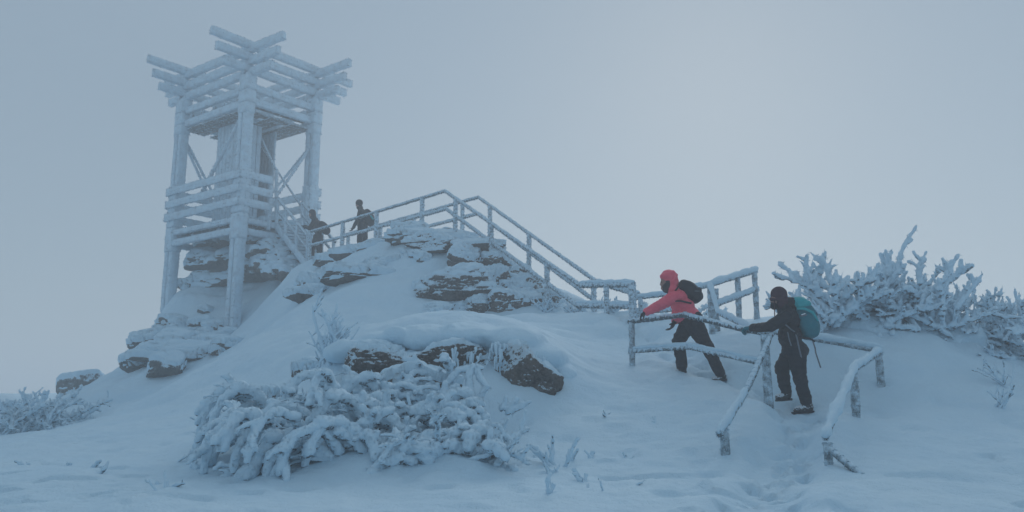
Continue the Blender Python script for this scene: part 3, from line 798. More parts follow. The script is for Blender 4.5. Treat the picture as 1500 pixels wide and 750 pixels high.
frost_rail(ur, [u0, u2], .045, .055, .056); frost_rail(ur, [u0, at(1012, 424, 15.4)], .05, .06, .06)
for t_ in (at(1040, 420, 14.4), at(1048, 424, 14.7), at(1080, 408, 15.1), at(1105, 400, 15.5)): zpost(ur, t_, 0, .085, 'bare')
ud = thing('path_railing', 'low frosted railing behind the outstretched arm of the hiker in coral', 'railing', at(950, 465, 16.5))
frost_rail(ud, [at(932, 437, 16.8), at(1010, 427, 16.0)], .05, .06, .06); frost_rail(ud, [at(932, 458, 16.8), at(1010, 452, 16.0)], .05, .06, .05)
for t_ in (at(938, 437, 16.7), at(1000, 430, 16.1)): zpost(ud, t_, 0, .08)

# ------------------------------------------------------------------ people
class Body:
    """one continuous clothed figure: limbs and masses melted into a single surface, coloured by the nearest garment"""
    def __init__(s, Y0): s.mb = MB(); s.pr = []; s.Y0 = Y0
    def P(s, j):
        return at(j[0], j[1], s.Y0 + (j[2] if len(j) > 2 else 0))
    def cone(s, reg, a, ra, b, rb):
        a = s.P(a) if len(a) < 4 else np.array(a[:3]); b = s.P(b) if len(b) < 4 else np.array(b[:3])
        s.mb.add(*cone_vf(a, ra, b, rb)); s.pr.append((reg, 'c', a, ra, b, rb))
    def chain(s, reg, js, rs):
        for i in range(len(js) - 1): s.cone(reg, js[i], rs[i], js[i + 1], rs[i + 1])
    def ell(s, reg, c, rad, roll=0.0, yaw=0.0):
        """rad = (along picture, across (depth), up); roll tilts in the picture plane"""
        c = s.P(c); R = np.array(Matrix.Rotation(yaw, 3, 'Z') @ Matrix.Rotation(roll, 3, 'Y'))
        s.mb.add(*ell_vf(c, rad, R)); s.pr.append((reg, 'e', c, np.array(rad), R))
    def hand(s, reg, wrist, d, palm_n, curl=0.5, size=1.0):
        """gloved hand: palm, four unequal bent fingers and a thumb from the side of the palm"""
        d = nrm(d); n_ = nrm(palm_n); n_ = nrm(n_ - d * (n_ @ d)); sd_ = np.cross(d, n_); k = size
        def c(a, ra, b, rb):
            s.mb.add(*cone_vf(a, ra, b, rb, 10)); s.pr.append((reg, 'c', a, ra, b, rb))
        for o_ in (-.022, 0, .022): c(wrist + sd_ * o_ * .6 * k, .026 * k, wrist + d * .075 * k + sd_ * o_ * 1.2 * k, .021 * k)
        for j, (o_, L) in enumerate(((-.036, .068), (-.012, .080), (.012, .076), (.036, .060))):
            b0 = wrist + d * .085 * k + sd_ * o_ * k
            d1 = nrm(d * math.cos(curl) + n_ * math.sin(curl)); d2 = nrm(d * math.cos(curl * 2.2) + n_ * math.sin(curl * 2.2))
            m1 = b0 + d1 * L * .55 * k; m2 = m1 + d2 * L * .55 * k
            c(b0, .0125 * k, m1, .0115 * k); c(m1, .0115 * k, m2, .010 * k)
        t0 = wrist + d * .03 * k - sd_ * .036 * k; td = nrm(d * .6 - sd_ * .6 + n_ * .45)
        t1 = t0 + td * .045 * k; c(t0, .015 * k, t1, .0135 * k); c(t1, .0135 * k, t1 + nrm(td * .5 + d * .4 + n_ * .5) * .04 * k, .011 * k)
    def build(s, parent, mats, voxel=.011, fold=.016):
        regs = list(mats); pr = s.pr
        def after(me):
            V = coords(me); N = normals(me)
            fc = np.empty(len(me.polygons) * 3, np.float32); me.polygons.foreach_get('center', fc); fc = fc.reshape(-1, 3).astype(float)
            best = np.full(len(fc), 1e9); idx = np.zeros(len(fc), np.int32)
            for q in pr:
                if q[1] == 'c':
                    _, _, a, ra, b, rb = q; ab = b - a; t = np.clip(((fc - a) @ ab) / (ab @ ab), 0, 1)
                    dd = np.linalg.norm(fc - (a + t[:, None] * ab), axis=1) - (ra + (rb - ra) * t)
                else:
                    _, _, c, r, R = q; l = (fc - c) @ R; k = np.linalg.norm(l / r, axis=1)
                    g = np.linalg.norm(l / r ** 2, axis=1) + 1e-9; dd = k * (k - 1) / g
                m = dd < best; best[m] = dd[m]; idx[m] = regs.index(q[0])
            me.polygons.foreach_set('material_index', idx)
            f = fold * (.55 - 1.6 * np.abs(fbm(V * (6, 6, 12) + 2.5 * fbm(V * 3, 2)[:, None], 2))) + fold * .35 * fbm(V * (22, 22, 30) + 4, 2)
            # keep the head and hands crisp
            reg_v = np.zeros(len(V)); 
            cl = np.array([0.15 if r in ('skin', 'glove', 'hat', 'hair') else 1.0 for r in regs])
            li = np.empty(len(me.loops), np.int32); me.loops.foreach_get('vertex_index', li)
            lt = np.empty(len(me.polygons), np.int32); me.polygons.foreach_get('loop_total', lt)
            reg_v[li] = np.repeat(cl[idx], lt)
            V = V + N * (f * reg_v)[:, None]
            me.vertices.foreach_set('co', V.astype(np.float32).ravel())
        return melt('body', s.mb, [mats[r] for r in regs], parent, voxel, 3, after)
def eyes(b, parent, pts):
    for j in pts:
        V, F = ell_vf(b.P(j), (.011, .014, .009), None, 3); obj('eye', mesh_from('eye', V, F), M['eye'], parent)
def boots_sole(b, parent, heel, toe, w_=.05):
    h_, t_ = b.P(heel), b.P(toe)
    V, F = beam_vf(h_, t_, w_ * 2, .03, .004, .03); obj('boot_sole', mesh_from('boot_sole', V, F), M['black'], parent)

# --- hiker in black on the trail
b = Body(10.9)
pk = thing('person', 'hiker in black jacket, maroon beanie and teal gloves stepping up beside the iced railing', 'person', at(1165, 604, 10.9))
b.ell('skin', (1139, 438), (.092, .074, .118), .1)
b.cone('skin', (1129.5, 441), .014, (1130.5, 437), .010)             # nose
b.ell('hair', (1134, 448), (.052, .062, .055))                        # black neck warmer added to stand in for shade on chin and mouth
b.ell('hat', (1141, 431.5), (.114, .099, .112), .12)
b.chain('hat', [(1128.5, 438, 0), (1133, 438.5, -.085), (1143, 439, -.095), (1152, 440, -.07)], [.017] * 4)
b.chain('hat', [(1128.5, 438, 0), (1133, 438.5, .085), (1143, 439, .095), (1152, 440, .07)], [.017] * 4)
b.ell('hat', (1144, 444, -.07), (.045, .03, .07)); b.ell('hat', (1144, 444, .07), (.045, .03, .07)); b.ell('hat', (1148, 441), (.07, .085, .08))
b.ell('jacket', (1148, 452), (.085, .10, .065)); b.cone('jacket', (1145, 449), .07, (1152, 462), .10)
b.ell('jacket', (1160, 444), (.10, .135, .07), .5); b.ell('jacket', (1165, 450), (.06, .12, .07), .2)
b.ell('jacket', (1155, 469), (.145, .205, .17)); b.ell('jacket', (1152, 461), (.10, .23, .085))
b.ell('jacket', (1157, 492), (.145, .185, .19)); b.ell('jacket', (1163, 511), (.145, .185, .15)); b.ell('jacket', (1170, 513), (.12, .17, .11), .2)
b.chain('jacket', [(1152, 463, -.19), (1127, 479, -.20), (1102, 480.5, .02)], [.088, .070, .052])
b.chain('jacket', [(1154, 463, .19), (1156, 490, .24), (1150, 508, .16)], [.085, .068, .05])
b.ell('jacket', (1129, 478, -.19), (.075, .07, .065))
hd = b.P((1101, 480.5, .03)); b.hand('glove', hd, b.P((1088, 481.5, .16)) - hd, (0, 0, -1), .75, 1.15)
hd = b.P((1150, 509, .15)); b.hand('glove2', hd, np.array((-.2, 0, -1.)), (-1, 0, 0), .4, 1.05)
b.chain('trouser', [(1159, 514, .09), (1145, 539, .13), (1151, 572, .12)], [.118, .092, .072])
b.chain('trouser', [(1166, 514, -.09), (1172, 554, -.10), (1181, 588, -.09)], [.128, .090, .072])
b.ell('trouser', (1164, 516), (.15, .18, .12))
b.chain('boot', [(1151, 570, .12), (1153, 579, .12), (1141, 582.5, .12)], [.062, .055, .046])
b.chain('boot', [(1181, 587, -.09), (1185, 597, -.09), (1167, 601.5, -.09)], [.062, .055, .046])
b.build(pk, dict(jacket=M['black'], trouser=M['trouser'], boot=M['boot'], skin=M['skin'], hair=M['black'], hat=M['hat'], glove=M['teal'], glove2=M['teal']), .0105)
eyes(b, pk, [(1130.8, 440, -.034), (1130.8, 440, .034)])
boots_sole(b, pk, (1159, 585, .12), (1137, 586.5, .12)); boots_sole(b, pk, (1191, 603, -.09), (1161, 605.5, -.09))
mb = MB(); mb.add(*tube_vf([b.P((1134, 439, -.06)), b.P((1134.5, 452, -.075)), b.P((1135, 467, -.15))], .007, 6)); obj('hat_tassel', mb.mesh('hat_tassel'), M['hat'], pk)
mb = MB(); mb.add(*tube_vf([b.P((1154, 487, -.19)), b.P((1156, 497, -.195)), b.P((1159, 506, -.19))], .009, 6)); obj('zip', mb.mesh('zip'), M['strap'], pk)

def pack(parent, Y0, cx, cy, tilt, hw, hd_, hh, mat, seed=0, near=-1):
    """rucksack body in the frame of its back: returns placing function"""
    c = at(cx, cy, Y0); R = np.array(Matrix.Rotation(tilt, 3, 'Y'))
    T = lambda p: np.asarray(p) @ R.T + c
    mb = MB()
    v, F = ico(5); r = (np.abs(v) ** 3.0).sum(1) ** (-1 / 3.0); V = v * r[:, None]
    tp = 1 - .22 * sstep(.2, 1.0, V[:, 2]); bulge = 1 + .12 * np.clip(V[:, 0], 0, 1)
    V = V * np.c_[tp * bulge, tp, np.ones(len(V))] * (hd_, hw, hh)
    mb.add(T(V), [tuple(f) for f in F]); return mb, T
bp = thing('backpack', 'teal backpack with bright lid and loose hanging straps on the hiker in black', 'backpack', at(1180, 494, 10.9))
mb, T = pack(bp, 10.88, 1179, 468, math.radians(-15), .155, .135, .275, 'teal')
melt('pack_body', mb, M['teal'], bp, .012, 2, roughen(.010, 14))
mb = MB(); mb.add(*ell_vf(T((-.015, 0, .24)), (.125, .145, .085))); mb.add(*cone_vf(T((-.05, -.09, .20)), .05, T((.07, -.09, .19)), .05)); mb.add(*cone_vf(T((-.05, .09, .20)), .05, T((.07, .09, .19)), .05))
melt('pack_lid', mb, M['teal2'], bp, .011, 3, roughen(.006, 18))
mb = MB(); mb.add(*cone_vf(T((.07, -.06, -.10)), .07, T((.07, .06, -.10)), .07)); mb.add(*cone_vf(T((.08, -.05, .02)), .05, T((.08, .05, .02)), .05))
melt('pack_pocket', mb, M['teal'], bp, .012, 2, roughen(.006, 18))
def strap(parent, pts, r, mat, name='strap', flat=True):
    P = np.array(pts); V, F = tube_vf(P, r, 8)
    return obj(name, mesh_from(name, V, F), M[mat], parent)
strap(bp, [T((-.10, -.145, .16)), T((-.02, -.162, .135)), T((.07, -.158, .06)), T((.11, -.14, -.06))], [.016, .02, .02, .012], 'teal2', 'side_panel')
strap(bp, [T((-.09, -.158, .06)), T((-.03, -.166, .055))], .014, 'strap', 'label_patch'); strap(bp, [T((-.085, -.172, .07)), T((-.04, -.178, .072))], .007, 'white', 'print_mark')
strap(bp, [b.P((1160, 458, -.22)), b.P((1148, 462, -.235)), b.P((1146, 475, -.215)), b.P((1150, 475, -.2)), b.P((1167, 489, -.2))], .013, 'black', 'shoulder_strap')
strap(bp, [b.P((1150, 475, -.215)), b.P((1158, 482, -.225)), b.P((1168, 489, -.19))], .009, 'strap')
strap(bp, [b.P((1166, 490, -.19)), b.P((1168, 498, -.2)), b.P((1171, 512, -.215)), b.P((1174, 524, -.20)), b.P((1178, 543, -.14))], .011, 'strap')
strap(bp, [b.P((1190, 497, -.1)), b.P((1194, 510, -.1)), b.P((1195, 517, -.1)), b.P((1202, 538, -.1))], .010, 'strap')
strap(bp, [b.P((1172, 494, -.17)), b.P((1186, 496, -.12)), b.P((1193, 500, -.1))], .012, 'black', 'hip_belt')

# --- hiker in coral
b = Body(12.25)
pk = thing('person', 'hiker in coral hooded jacket and dark trousers leaning forward with one arm stretched out', 'person', at(1015, 548, 12.25))
b.ell('skin', (976.5, 413), (.092, .075, .12), .15); b.cone('skin', (967.5, 417), .015, (968.5, 412), .010); b.ell('skin', (971, 422), (.034, .036, .03)); b.ell('skin', (970, 419), (.02, .026, .010))
b.ell('hair', (976.5, 420), (.075, .09, .10), .1); b.ell('hair', (979, 414), (.085, .092, .10))
b.ell('jacket', (981, 406.5), (.135, .115, .118), .25); b.ell('jacket', (985, 413), (.095, .115, .13)); b.chain('jacket', [(968.5, 405, 0), (971, 404, -.07), (978, 403.5, -.10)], [.024, .03, .04]); b.chain('jacket', [(968.5, 405, 0), (971, 404, .07), (978, 403.5, .10)], [.024, .03, .04])
b.ell('jacket', (986, 425), (.11, .12, .085), .3)
b.ell('jacket', (993, 437), (.155, .205, .145), .7); b.ell('jacket', (1001, 449), (.16, .19, .16), .5); b.ell('jacket', (1007, 459), (.185, .19, .13), .25); b.ell('jacket', (996, 462), (.11, .17, .10))
b.chain('jacket', [(989, 434, -.17), (968, 446.5, -.24), (947.5, 456.5, -.16)], [.092, .078, .058])
b.chain('jacket', [(988, 437, .17), (990, 455, .22), (989, 470, .12)], [.085, .07, .055])
b.ell('jacket', (981, 441, -.19), (.09, .08, .07), -.5)
hd = b.P((946.5, 457, -.16)); b.hand('glove', hd, np.array((-.75, .1, -.55)), (-.3, 0, -1), .6, 1.1)
hd = b.P((988, 471, .10)); b.hand('glove', hd, np.array((-.45, -.1, -.9)), (-1, 0, .2), .45, 1.2)
b.ell('trouser', (1012, 470), (.165, .185, .15), .15); b.ell('trouser', (1015, 461), (.15, .17, .07), .35)
b.chain('trouser', [(1009, 474, .09), (994, 499, .12), (999, 538, .12)], [.135, .100, .078])
b.chain('trouser', [(1017, 475, -.09), (1036, 508, -.10), (1055, 547, -.08)], [.140, .098, .074])
b.chain('boot', [(999, 536, .12), (1001, 543, .12), (989, 547, .12)], [.066, .056, .046]); b.chain('boot', [(1055, 546, -.08), (1059, 552, -.08), (1047, 556, -.08)], [.064, .055, .045])
b.build(pk, dict(jacket=M['red'], trouser=M['trouser'], boot=M['boot'], skin=M['skin'], hair=M['hair'], glove=M['black']), .0115)
eyes(b, pk, [(968.6, 413.2, -.034), (968.6, 413.2, .034)]); boots_sole(b, pk, (1064, 556, -.08), (1043, 559, -.08))
bp = thing('backpack', 'small black daypack on the back of the hiker in coral', 'backpack', at(1010, 445, 12.25))
mb, T = pack(bp, 12.22, 1010.5, 427, math.radians(-44), .15, .115, .215, 'black')
melt('pack_body', mb, M['black'], bp, .012, 2, roughen(.010, 12))
mb = MB(); mb.add(*cone_vf(T((.09, -.06, -.08)), .055, T((.09, .06, -.08)), .055)); melt('pack_pocket', mb, M['trouser'], bp, .012, 2, roughen(.006, 18))
strap(bp, [T((.02, -.158, -.04)), T((.07, -.150, -.09))], .005, 'strap', 'zip'); strap(bp, [T((.09, -.13, -.02)), T((.125, -.09, -.05))], .005, 'strap', 'zip')
strap(bp, [T((-.06, -.12, .18)), b.P((989, 426, -.14)), b.P((985, 433, -.20)), b.P((989, 441, -.23)), b.P((998, 441, -.22)), b.P((1012, 444, -.18))], .013, 'black', 'shoulder_strap')

# --- two hikers on the bridge
mid_off = side * WB * .5
def on_bridge(px):
    # distance at which the middle of the walkway is seen there
    best = min(np.linspace(-.1, 1.05, 200), key=lambda f: abs((lambda p: W_PX / 2 + F_PX * p[0] / (p[1] * CP + p[2] * SP))(APX + (END - APX) * f + mid_off - (0, 0, .5)) - px))
    return (APX + (END - APX) * best + mid_off)[1]
Yb = on_bridge(531); zb = z_r - 1.04
pyf = min(range(340, 400), key=lambda y: abs(at(531, y, Yb)[2] - zb))
b = Body(Yb); sc = (pyf - 290) / 75.0
yy = lambda y: 290 + (y - 290) * sc
pk = thing('person', 'dark-clad walker in beanie with a backpack striding upright along the bridge', 'person', at(531, pyf, Yb))
b.ell('skin', (525.5, yy(299)), (.10, .08, .12)); b.cone('skin', (521.2, yy(300.5)), .016, (521.6, yy(299)), .012); b.ell('hat', (525, yy(303.5)), (.07, .07, .05))
b.ell('hat', (526.3, yy(296.5)), (.125, .108, .12)); b.chain('hat', [(521.6, yy(298)), (524, yy(298.3), -.09), (529, yy(299.3), -.09)], [.022] * 3)
b.cone('jacket', (527.5, yy(302)), .08, (529, yy(308)), .11); b.ell('jacket', (530, yy(312)), (.15, .22, .18)); b.ell('jacket', (530, yy(321)), (.155, .2, .2)); b.ell('jacket', (531, yy(328)), (.175, .2, .12))
b.chain('jacket', [(528.5, yy(309), -.2), (524, yy(320), -.26), (518, yy(329.5), -.2)], [.09, .075, .055]); b.chain('jacket', [(530, yy(309), .2), (533, yy(320), .26), (529, yy(329), .2)], [.09, .072, .05])
hd = b.P((518, yy(329.8), -.2)); b.hand('glove', hd, np.array((-.5, 0, -.85)), (-1, 0, 0), .4, 1.25); hd = b.P((529, yy(329), .2)); b.hand('glove', hd, np.array((-.2, 0, -1)), (-1, 0, 0), .4, 1.1)
b.chain('trouser', [(529.5, yy(330), -.1), (527, yy(346), -.1), (528.5, yy(361), -.1)], [.13, .10, .08]); b.chain('trouser', [(532.5, yy(330), .1), (534.5, yy(346), .1), (536, yy(361), .1)], [.13, .10, .08])
b.ell('trouser', (531, yy(331)), (.16, .18, .12))
for x, d_ in ((528.5, -.1), (536, .1)): b.chain('boot', [(x, yy(360), d_), (x + .5, yy(363.3), d_), (x - 5, yy(363.6), d_)], [.066, .055, .045])
b.build(pk, dict(jacket=M['black'], trouser=M['trouser'], boot=M['boot'], skin=M['skin'], hat=M['darkhat'], glove=M['black']), .018)
eyes(b, pk, [(521.9, yy(299), -.034), (521.9, yy(299), .034)])
bp = thing('backpack', 'dark backpack with a blue side bottle on the walker striding along the bridge', 'backpack', at(541, yy(326), Yb))
mb, T = pack(bp, Yb - .02, 539.8, yy(316.5), math.radians(-22), .19, .17, .30, 'black'); melt('pack_body', mb, M['black'], bp, .018, 2, roughen(.012, 10))
strap(bp, [T((.10, -.16, -.02)), T((.13, -.14, -.14))], .035, 'teal2', 'bottle'); strap(bp, [T((-.08, -.14, .2)), b.P((530, yy(307), -.22)), b.P((527, yy(314), -.21)), b.P((534, yy(322), -.2))], .016, 'trouser', 'shoulder_strap')

Yb = on_bridge(464) ; pyf = min(range(340, 410), key=lambda y: abs(at(462, y, Yb)[2] - (z_r - 1.04)))
b = Body(Yb); sc = (pyf - 305) / 70.0
yy = lambda y: 305 + (y - 305) * sc
pk = thing('person', 'dark-clad walker leaning on the stair handrail at the foot of the tower', 'person', at(462, pyf, Yb))
b.ell('skin', (456.5, yy(312.5)), (.095, .08, .12), .2); b.cone('skin', (452.6, yy(314)), .016, (453, yy(312.5)), .012); b.ell('hat', (456, yy(316.5)), (.07, .07, .05))
b.ell('hat', (457.5, yy(310)), (.125, .108, .115), .2)
b.ell('hat', (459, yy(312.5)), (.10, .11, .11)); b.cone('jacket', (459, yy(315.5)), .09, (461.5, yy(320)), .12); b.ell('jacket', (463.5, yy(325)), (.17, .22, .17), .5); b.ell('jacket', (466.5, yy(332)), (.17, .2, .17), .4); b.ell('jacket', (466, yy(341)), (.175, .2, .15))
b.chain('jacket', [(460, yy(322), -.2), (454, yy(330), -.22), (445.5, yy(327.5), -.05)], [.09, .075, .055]); b.chain('jacket', [(462, yy(322), .2), (456, yy(331), .26), (449, yy(329), .2)], [.09, .072, .05])
hd = b.P((445.5, yy(327.5), -.05)); b.hand('glove', hd, np.array((-1, .2, 0)), (0, 0, -1), .6, 1.25); hd = b.P((449, yy(329), .2)); b.hand('glove', hd, np.array((-1, 0, -.1)), (0, 0, -1), .6, 1.1)
b.chain('trouser', [(463, yy(344), .1), (456.5, yy(357), .12), (456.5, yy(372), .12)], [.13, .10, .08]); b.chain('trouser', [(467.5, yy(344), -.1), (468, yy(358), -.1), (469.5, yy(371), -.1)], [.14, .105, .08]); b.ell('trouser', (466, yy(345)), (.165, .18, .13))
for x, d_ in ((456.5, .12), (469.5, -.1)): b.chain('boot', [(x, yy(371), d_), (x + .5, yy(373.6), d_), (x - 5, yy(374), d_)], [.066, .055, .045])
b.build(pk, dict(jacket=M['black'], trouser=M['trouser'], boot=M['boot'], skin=M['skin'], hat=M['darkhat'], glove=M['black']), .018)
eyes(b, pk, [(453.2, yy(312.6), -.034), (453.2, yy(312.6), .034)])
bp = thing('backpack', 'plain dark backpack on the walker at the foot of the tower stairs', 'backpack', at(475, yy(338), Yb))
mb, T = pack(bp, Yb - .02, 474.5, yy(329.5), math.radians(-38), .18, .15, .28, 'trouser'); melt('pack_body', mb, M['trouser'], bp, .018, 2, roughen(.012, 10))
strap(bp, [T((-.07, -.14, .2)), b.P((462, yy(319), -.22)), b.P((459, yy(326), -.21)), b.P((468, yy(334), -.2))], .016, 'trouser', 'shoulder_strap')
flush()

# ------------------------------------------------------------------ shrubs loaded with rime
def curve_path(p, d, L, n, droop, wob, rs, up=0.0):
    pts = [np.array(p, float)]; d = nrm(d); st = L / n
    for i in range(n):
        d = nrm(d + np.array((0, 0, -droop + up)) * (i + 1) / n + np.array([rs.uniform(-1, 1) for _ in range(3)]) * wob)
        pts.append(pts[-1] + d * st)
    return np.array(pts), d
def rime_branch(parent, p, d, L, r, droop, wob, rs, twigs=4, tl=.35, voxel=.016, floor=None, up=0.0, puff=0, mat='branch', tip=.75, rough=.02):
    mb = MB(); n = max(5, int(L / .09))
    pts, _ = curve_path(p, d, L, n, droop, wob, rs, up)
    if floor is not None:
        g = base_h(pts[:, :2]) + r * .2; pts[:, 2] = np.maximum(pts[:, 2], g)
    t = np.linspace(0, 1, len(pts)); rad = r * (1.0 + (tip - 1) * t) * (.85 + .3 * np.array([rs.random() for _ in t]))
    mb.add(*tube_vf(pts, rad, 9))
    for k in range(twigs):
        i = int(rs.uniform(.2, .95) * (len(pts) - 1)); base = pts[i]; dd = nrm(pts[min(i + 1, len(pts) - 1)] - pts[max(i - 1, 0)])
        s_, u_ = frame(dd); a = rs.uniform(-1.2, 1.2) + (math.pi / 2)
        td = nrm(dd * rs.uniform(.2, .9) + (s_ * math.cos(a) + u_ * math.sin(a)) * rs.uniform(.5, 1))
        tp, _ = curve_path(base, td, tl * rs.uniform(.5, 1.25), 5, droop * .6, wob * 1.2, rs, up)
        if floor is not None: tp[:, 2] = np.maximum(tp[:, 2], base_h(tp[:, :2]) + r * .1)
        mb.add(*tube_vf(tp, r * .72 * np.linspace(1, .7, len(tp)) * (.85 + .3 * np.array([rs.random() for _ in tp])), 8))
    for k in range(puff):
        i = int(rs.uniform(.15, 1) * (len(pts) - 1)); mb.add(*ell_vf(pts[i] + (rs.uniform(-.5, .5) * r, rs.uniform(-.5, .5) * r, r * rs.uniform(.1, .6)), (r * rs.uniform(1.0, 1.7), r * rs.uniform(1, 1.6), r * rs.uniform(.8, 1.15)), None, 3))
    melt('branch', mb, M[mat], parent, voxel, 2, roughen(rough, 15, 4, .1))

rs = random.Random(11)
# shrub A: arching hoops flung to the left
sa = thing('snowy_shrub', 'low shrub of long arching hooped branches thick with snow in front of the boulder', 'shrub', at(500, 660, 8.9))
def mound(parent, spots):
    mb = MB()
    for px, py, Y, a, c in spots: mb.add(*ell_vf(at(px, py, Y), (a, a * .8, c), None, 4))
    melt('snow_mound', mb, M['snow'], parent, .02, 6, roughen(.05, 5, 4, 0))
for i in range(50):
    px, Y = rs.uniform(400, 600), rs.uniform(8.2, 10.0)
    p = at(px, 0, Y); p[2] = gz(p[0], p[1]) + rs.uniform(-.05, .40) * sstep(8.0, 9.3, Y)
    az = rs.gauss(math.pi * .97, .8); thick = i % 3 > 0; el = rs.uniform(.45, 1.15) if thick else rs.uniform(.05, .85)
    d = (math.cos(az) * math.cos(el), -abs(math.sin(az)) * .6 * math.cos(el) - .1, math.sin(el))
    rime_branch(sa, p, d, rs.uniform(.75, 1.35) if thick else rs.uniform(.4, .9), rs.uniform(.05, .078) if thick else rs.uniform(.016, .028), rs.uniform(.5, .85) if thick else rs.uniform(.3, .5), .06, rs, 2 if thick else 5, .24, .014, True, puff=2 if thick else 0, tip=.7, rough=.026 if thick else .012)
mound(sa, [(470, 635, 9.6, .4, .24), (540, 630, 9.6, .42, .28), (410, 650, 9.6, .36, .16)])
# shrub B: puffy knuckles to the right
sb = thing('snowy_shrub', 'rounded shrub buried in puffy lumps of snow right beside the arching one', 'shrub', at(680, 680, 8.5))
for i in range(46):
    px, Y = rs.uniform(545, 735), rs.uniform(8.1, 9.8)
    p = at(px, 0, Y); p[2] = gz(p[0], p[1]) + rs.uniform(-.08, .42) * sstep(7.8, 9.2, Y)
    az = rs.uniform(-2.9, -.2) if i % 2 else rs.uniform(-.6, 3.6); el = rs.uniform(.05, .85)
    d = (math.cos(az) * math.cos(el), math.sin(az) * .6 * math.cos(el), math.sin(el))
    thick = rs.random() < .7
    rime_branch(sb, p, d, rs.uniform(.3, .7), rs.uniform(.05, .08) if thick else rs.uniform(.022, .04), rs.uniform(.2, .5), .12, rs, 3 if thick else 6, .2, .015, True, puff=4 if thick else 1, tip=.8, rough=.028 if thick else .016)
mound(sb, [(600, 640, 9.5, .4, .22), (660, 645, 9.4, .4, .2), (700, 660, 9.0, .3, .14)])
for i in range(22):   # upper part climbing to the boulder
    px, Y = rs.uniform(545, 690), rs.uniform(9.8, 10.6)
    p = at(px, 0, Y); p[2] = gz(p[0], p[1]) + rs.uniform(-.05, .2); az = rs.uniform(2.2, 5.6); el = rs.uniform(.2, 1.0)
    rime_branch(sa, p, (math.cos(az) * math.cos(el), math.sin(az) * .6 * math.cos(el), math.sin(el)), rs.uniform(.4, .8), rs.uniform(.045, .075), rs.uniform(.3, .6), .09, rs, 3, .22, .015, True, puff=3, tip=.75, rough=.025)
# the two hooks standing over the boulder
for js in ([(640,600,10.0),(655,560,10.1),(672,542,10.1),(692,538,10.1),(706,540,10.1)], [(692,538,10.1),(686,552,10.05),(690,575,10.0),(694,600,9.9)], [(698,540,10.1),(704,555,10.05),(713,566,10.0),(704,580,10.0),(694,592,9.95)]):
    mb = MB(); P = np.array([at(*j) for j in js]); mb.add(*tube_vf(P, [.05] + [.046] * (len(P) - 2) + [.034], 9)); melt('branch', mb, M['branch'], sb, .014, 4, roughen(.018, 11, 3, .15))
for js in ([(735,598,9.9),(740,590,9.9),(741,582,9.9)], [(740,598,9.9),(752,590,9.9),(757,584,9.9)], [(744,602,9.9),(765,594,9.9),(776,588,9.9)]):
    mb = MB(); P = np.array([at(*j) for j in js]); mb.add(*tube_vf(P, [.045, .04, .032], 9)); melt('branch', mb, M['branch'], sb, .014, 4, roughen(.018, 11, 3, .15))
# right-hand shrub, reaching up
def reach_shrub(name, lab, px0, px1, pyb, Y, n, hgt, r, seed, lo=.3, hi=.7, elm=1.25, dr=.22, wide=1.25, tw_=7):
    rs = random.Random(seed); c0 = at((px0 + px1) / 2, pyb, Y); t = thing(name, lab, 'shrub', c0)
    xa, xb = at(px0, pyb, Y)[0], at(px1, pyb, Y)[0]
    for i in range(n):
        f = rs.random(); x = xa + (xb - xa) * (lo + (hi - lo) * f); y = Y + rs.uniform(-.5, .7)
        p = np.array((x, y, gz(x, y) - .05 + rs.uniform(0, .35) * hgt))
        az = rs.uniform(0, 2 * math.pi); el = rs.uniform(.1, elm)
        d = np.array((math.cos(az) * math.cos(el) * wide, math.sin(az) * math.cos(el) * .7, math.sin(el)))
        rime_branch(t, p, d, hgt * rs.uniform(.6, 1.05), r * rs.uniform(.75, 1.2), rs.uniform(-.05, dr), .13, rs, tw_, hgt * .2, .018, True, up=.05, puff=5, tip=.6, rough=.026)
    HOAR.append((t, n * 90, .03, .07)); return t
big = reach_shrub('snowy_shrub', 'big frosted shrub with bristling upright branches on the bank behind the trail', 1150, 1450, 508, 13.1, 100, 1.15, .048, 5, .18, .84, 1.05, .28, 1.3, 10)
mound(big, [(1270, 495, 13.3, .7, .4), (1340, 490, 13.3, .7, .42), (1400, 500, 13.0, .5, .35), (1210, 480, 13.6, .5, .25)])
p = at(1300, 440, 13.3); mb = MB()
P = np.array([at(*j) for j in [(1306,440,13.4),(1312,408,13.4),(1314,390,13.4),(1320,370,13.4),(1328,352,13.4),(1342,331,13.4)]]); mb.add(*tube_vf(P, [.05, .05, .045, .04, .036, .028], 9))
mb.add(*tube_vf([at(1328, 356, 13.4), at(1334, 352, 13.4)], .04, 8)); mb.add(*tube_vf([at(1306, 402, 13.4), at(1297, 388, 13.4), at(1290, 372, 13.4)], [.05, .045, .035], 8))
melt('branch', mb, M['branch'], big, .018, 3, roughen(.03, 11, 3, .1))
for js in ([(1230,430,13.2),(1200,415,13.2),(1160,410,13.1),(1138,404,13.1)], [(1190,415,13.2),(1180,395,13.2),(1182,375,13.2)], [(1220,420,13.2),(1212,398,13.2),(1205,382,13.2)],
           [(1380,430,13.0),(1392,405,13.0),(1394,382,13.0)], [(1350,420,13.2),(1345,398,13.2),(1350,380,13.2)], [(1400,450,12.6),(1425,420,12.6),(1430,412,12.6)]):
    mb = MB(); P = np.array([at(*j) for j in js]); mb.add(*tube_vf(P, np.linspace(.05, .03, len(P)), 9))
    for k in range(9):
        kk = rs.randrange(1, len(P)); q_ = P[kk] + (P[kk - 1] - P[kk]) * rs.random(); mb.add(*tube_vf([q_, q_ + (rs.uniform(-.16, .16), rs.uniform(-.1, .1), rs.uniform(.03, .2))], [.034, .024], 8))
    melt('branch', mb, M['branch'], big, .018, 3, roughen(.03, 11, 3, .15))
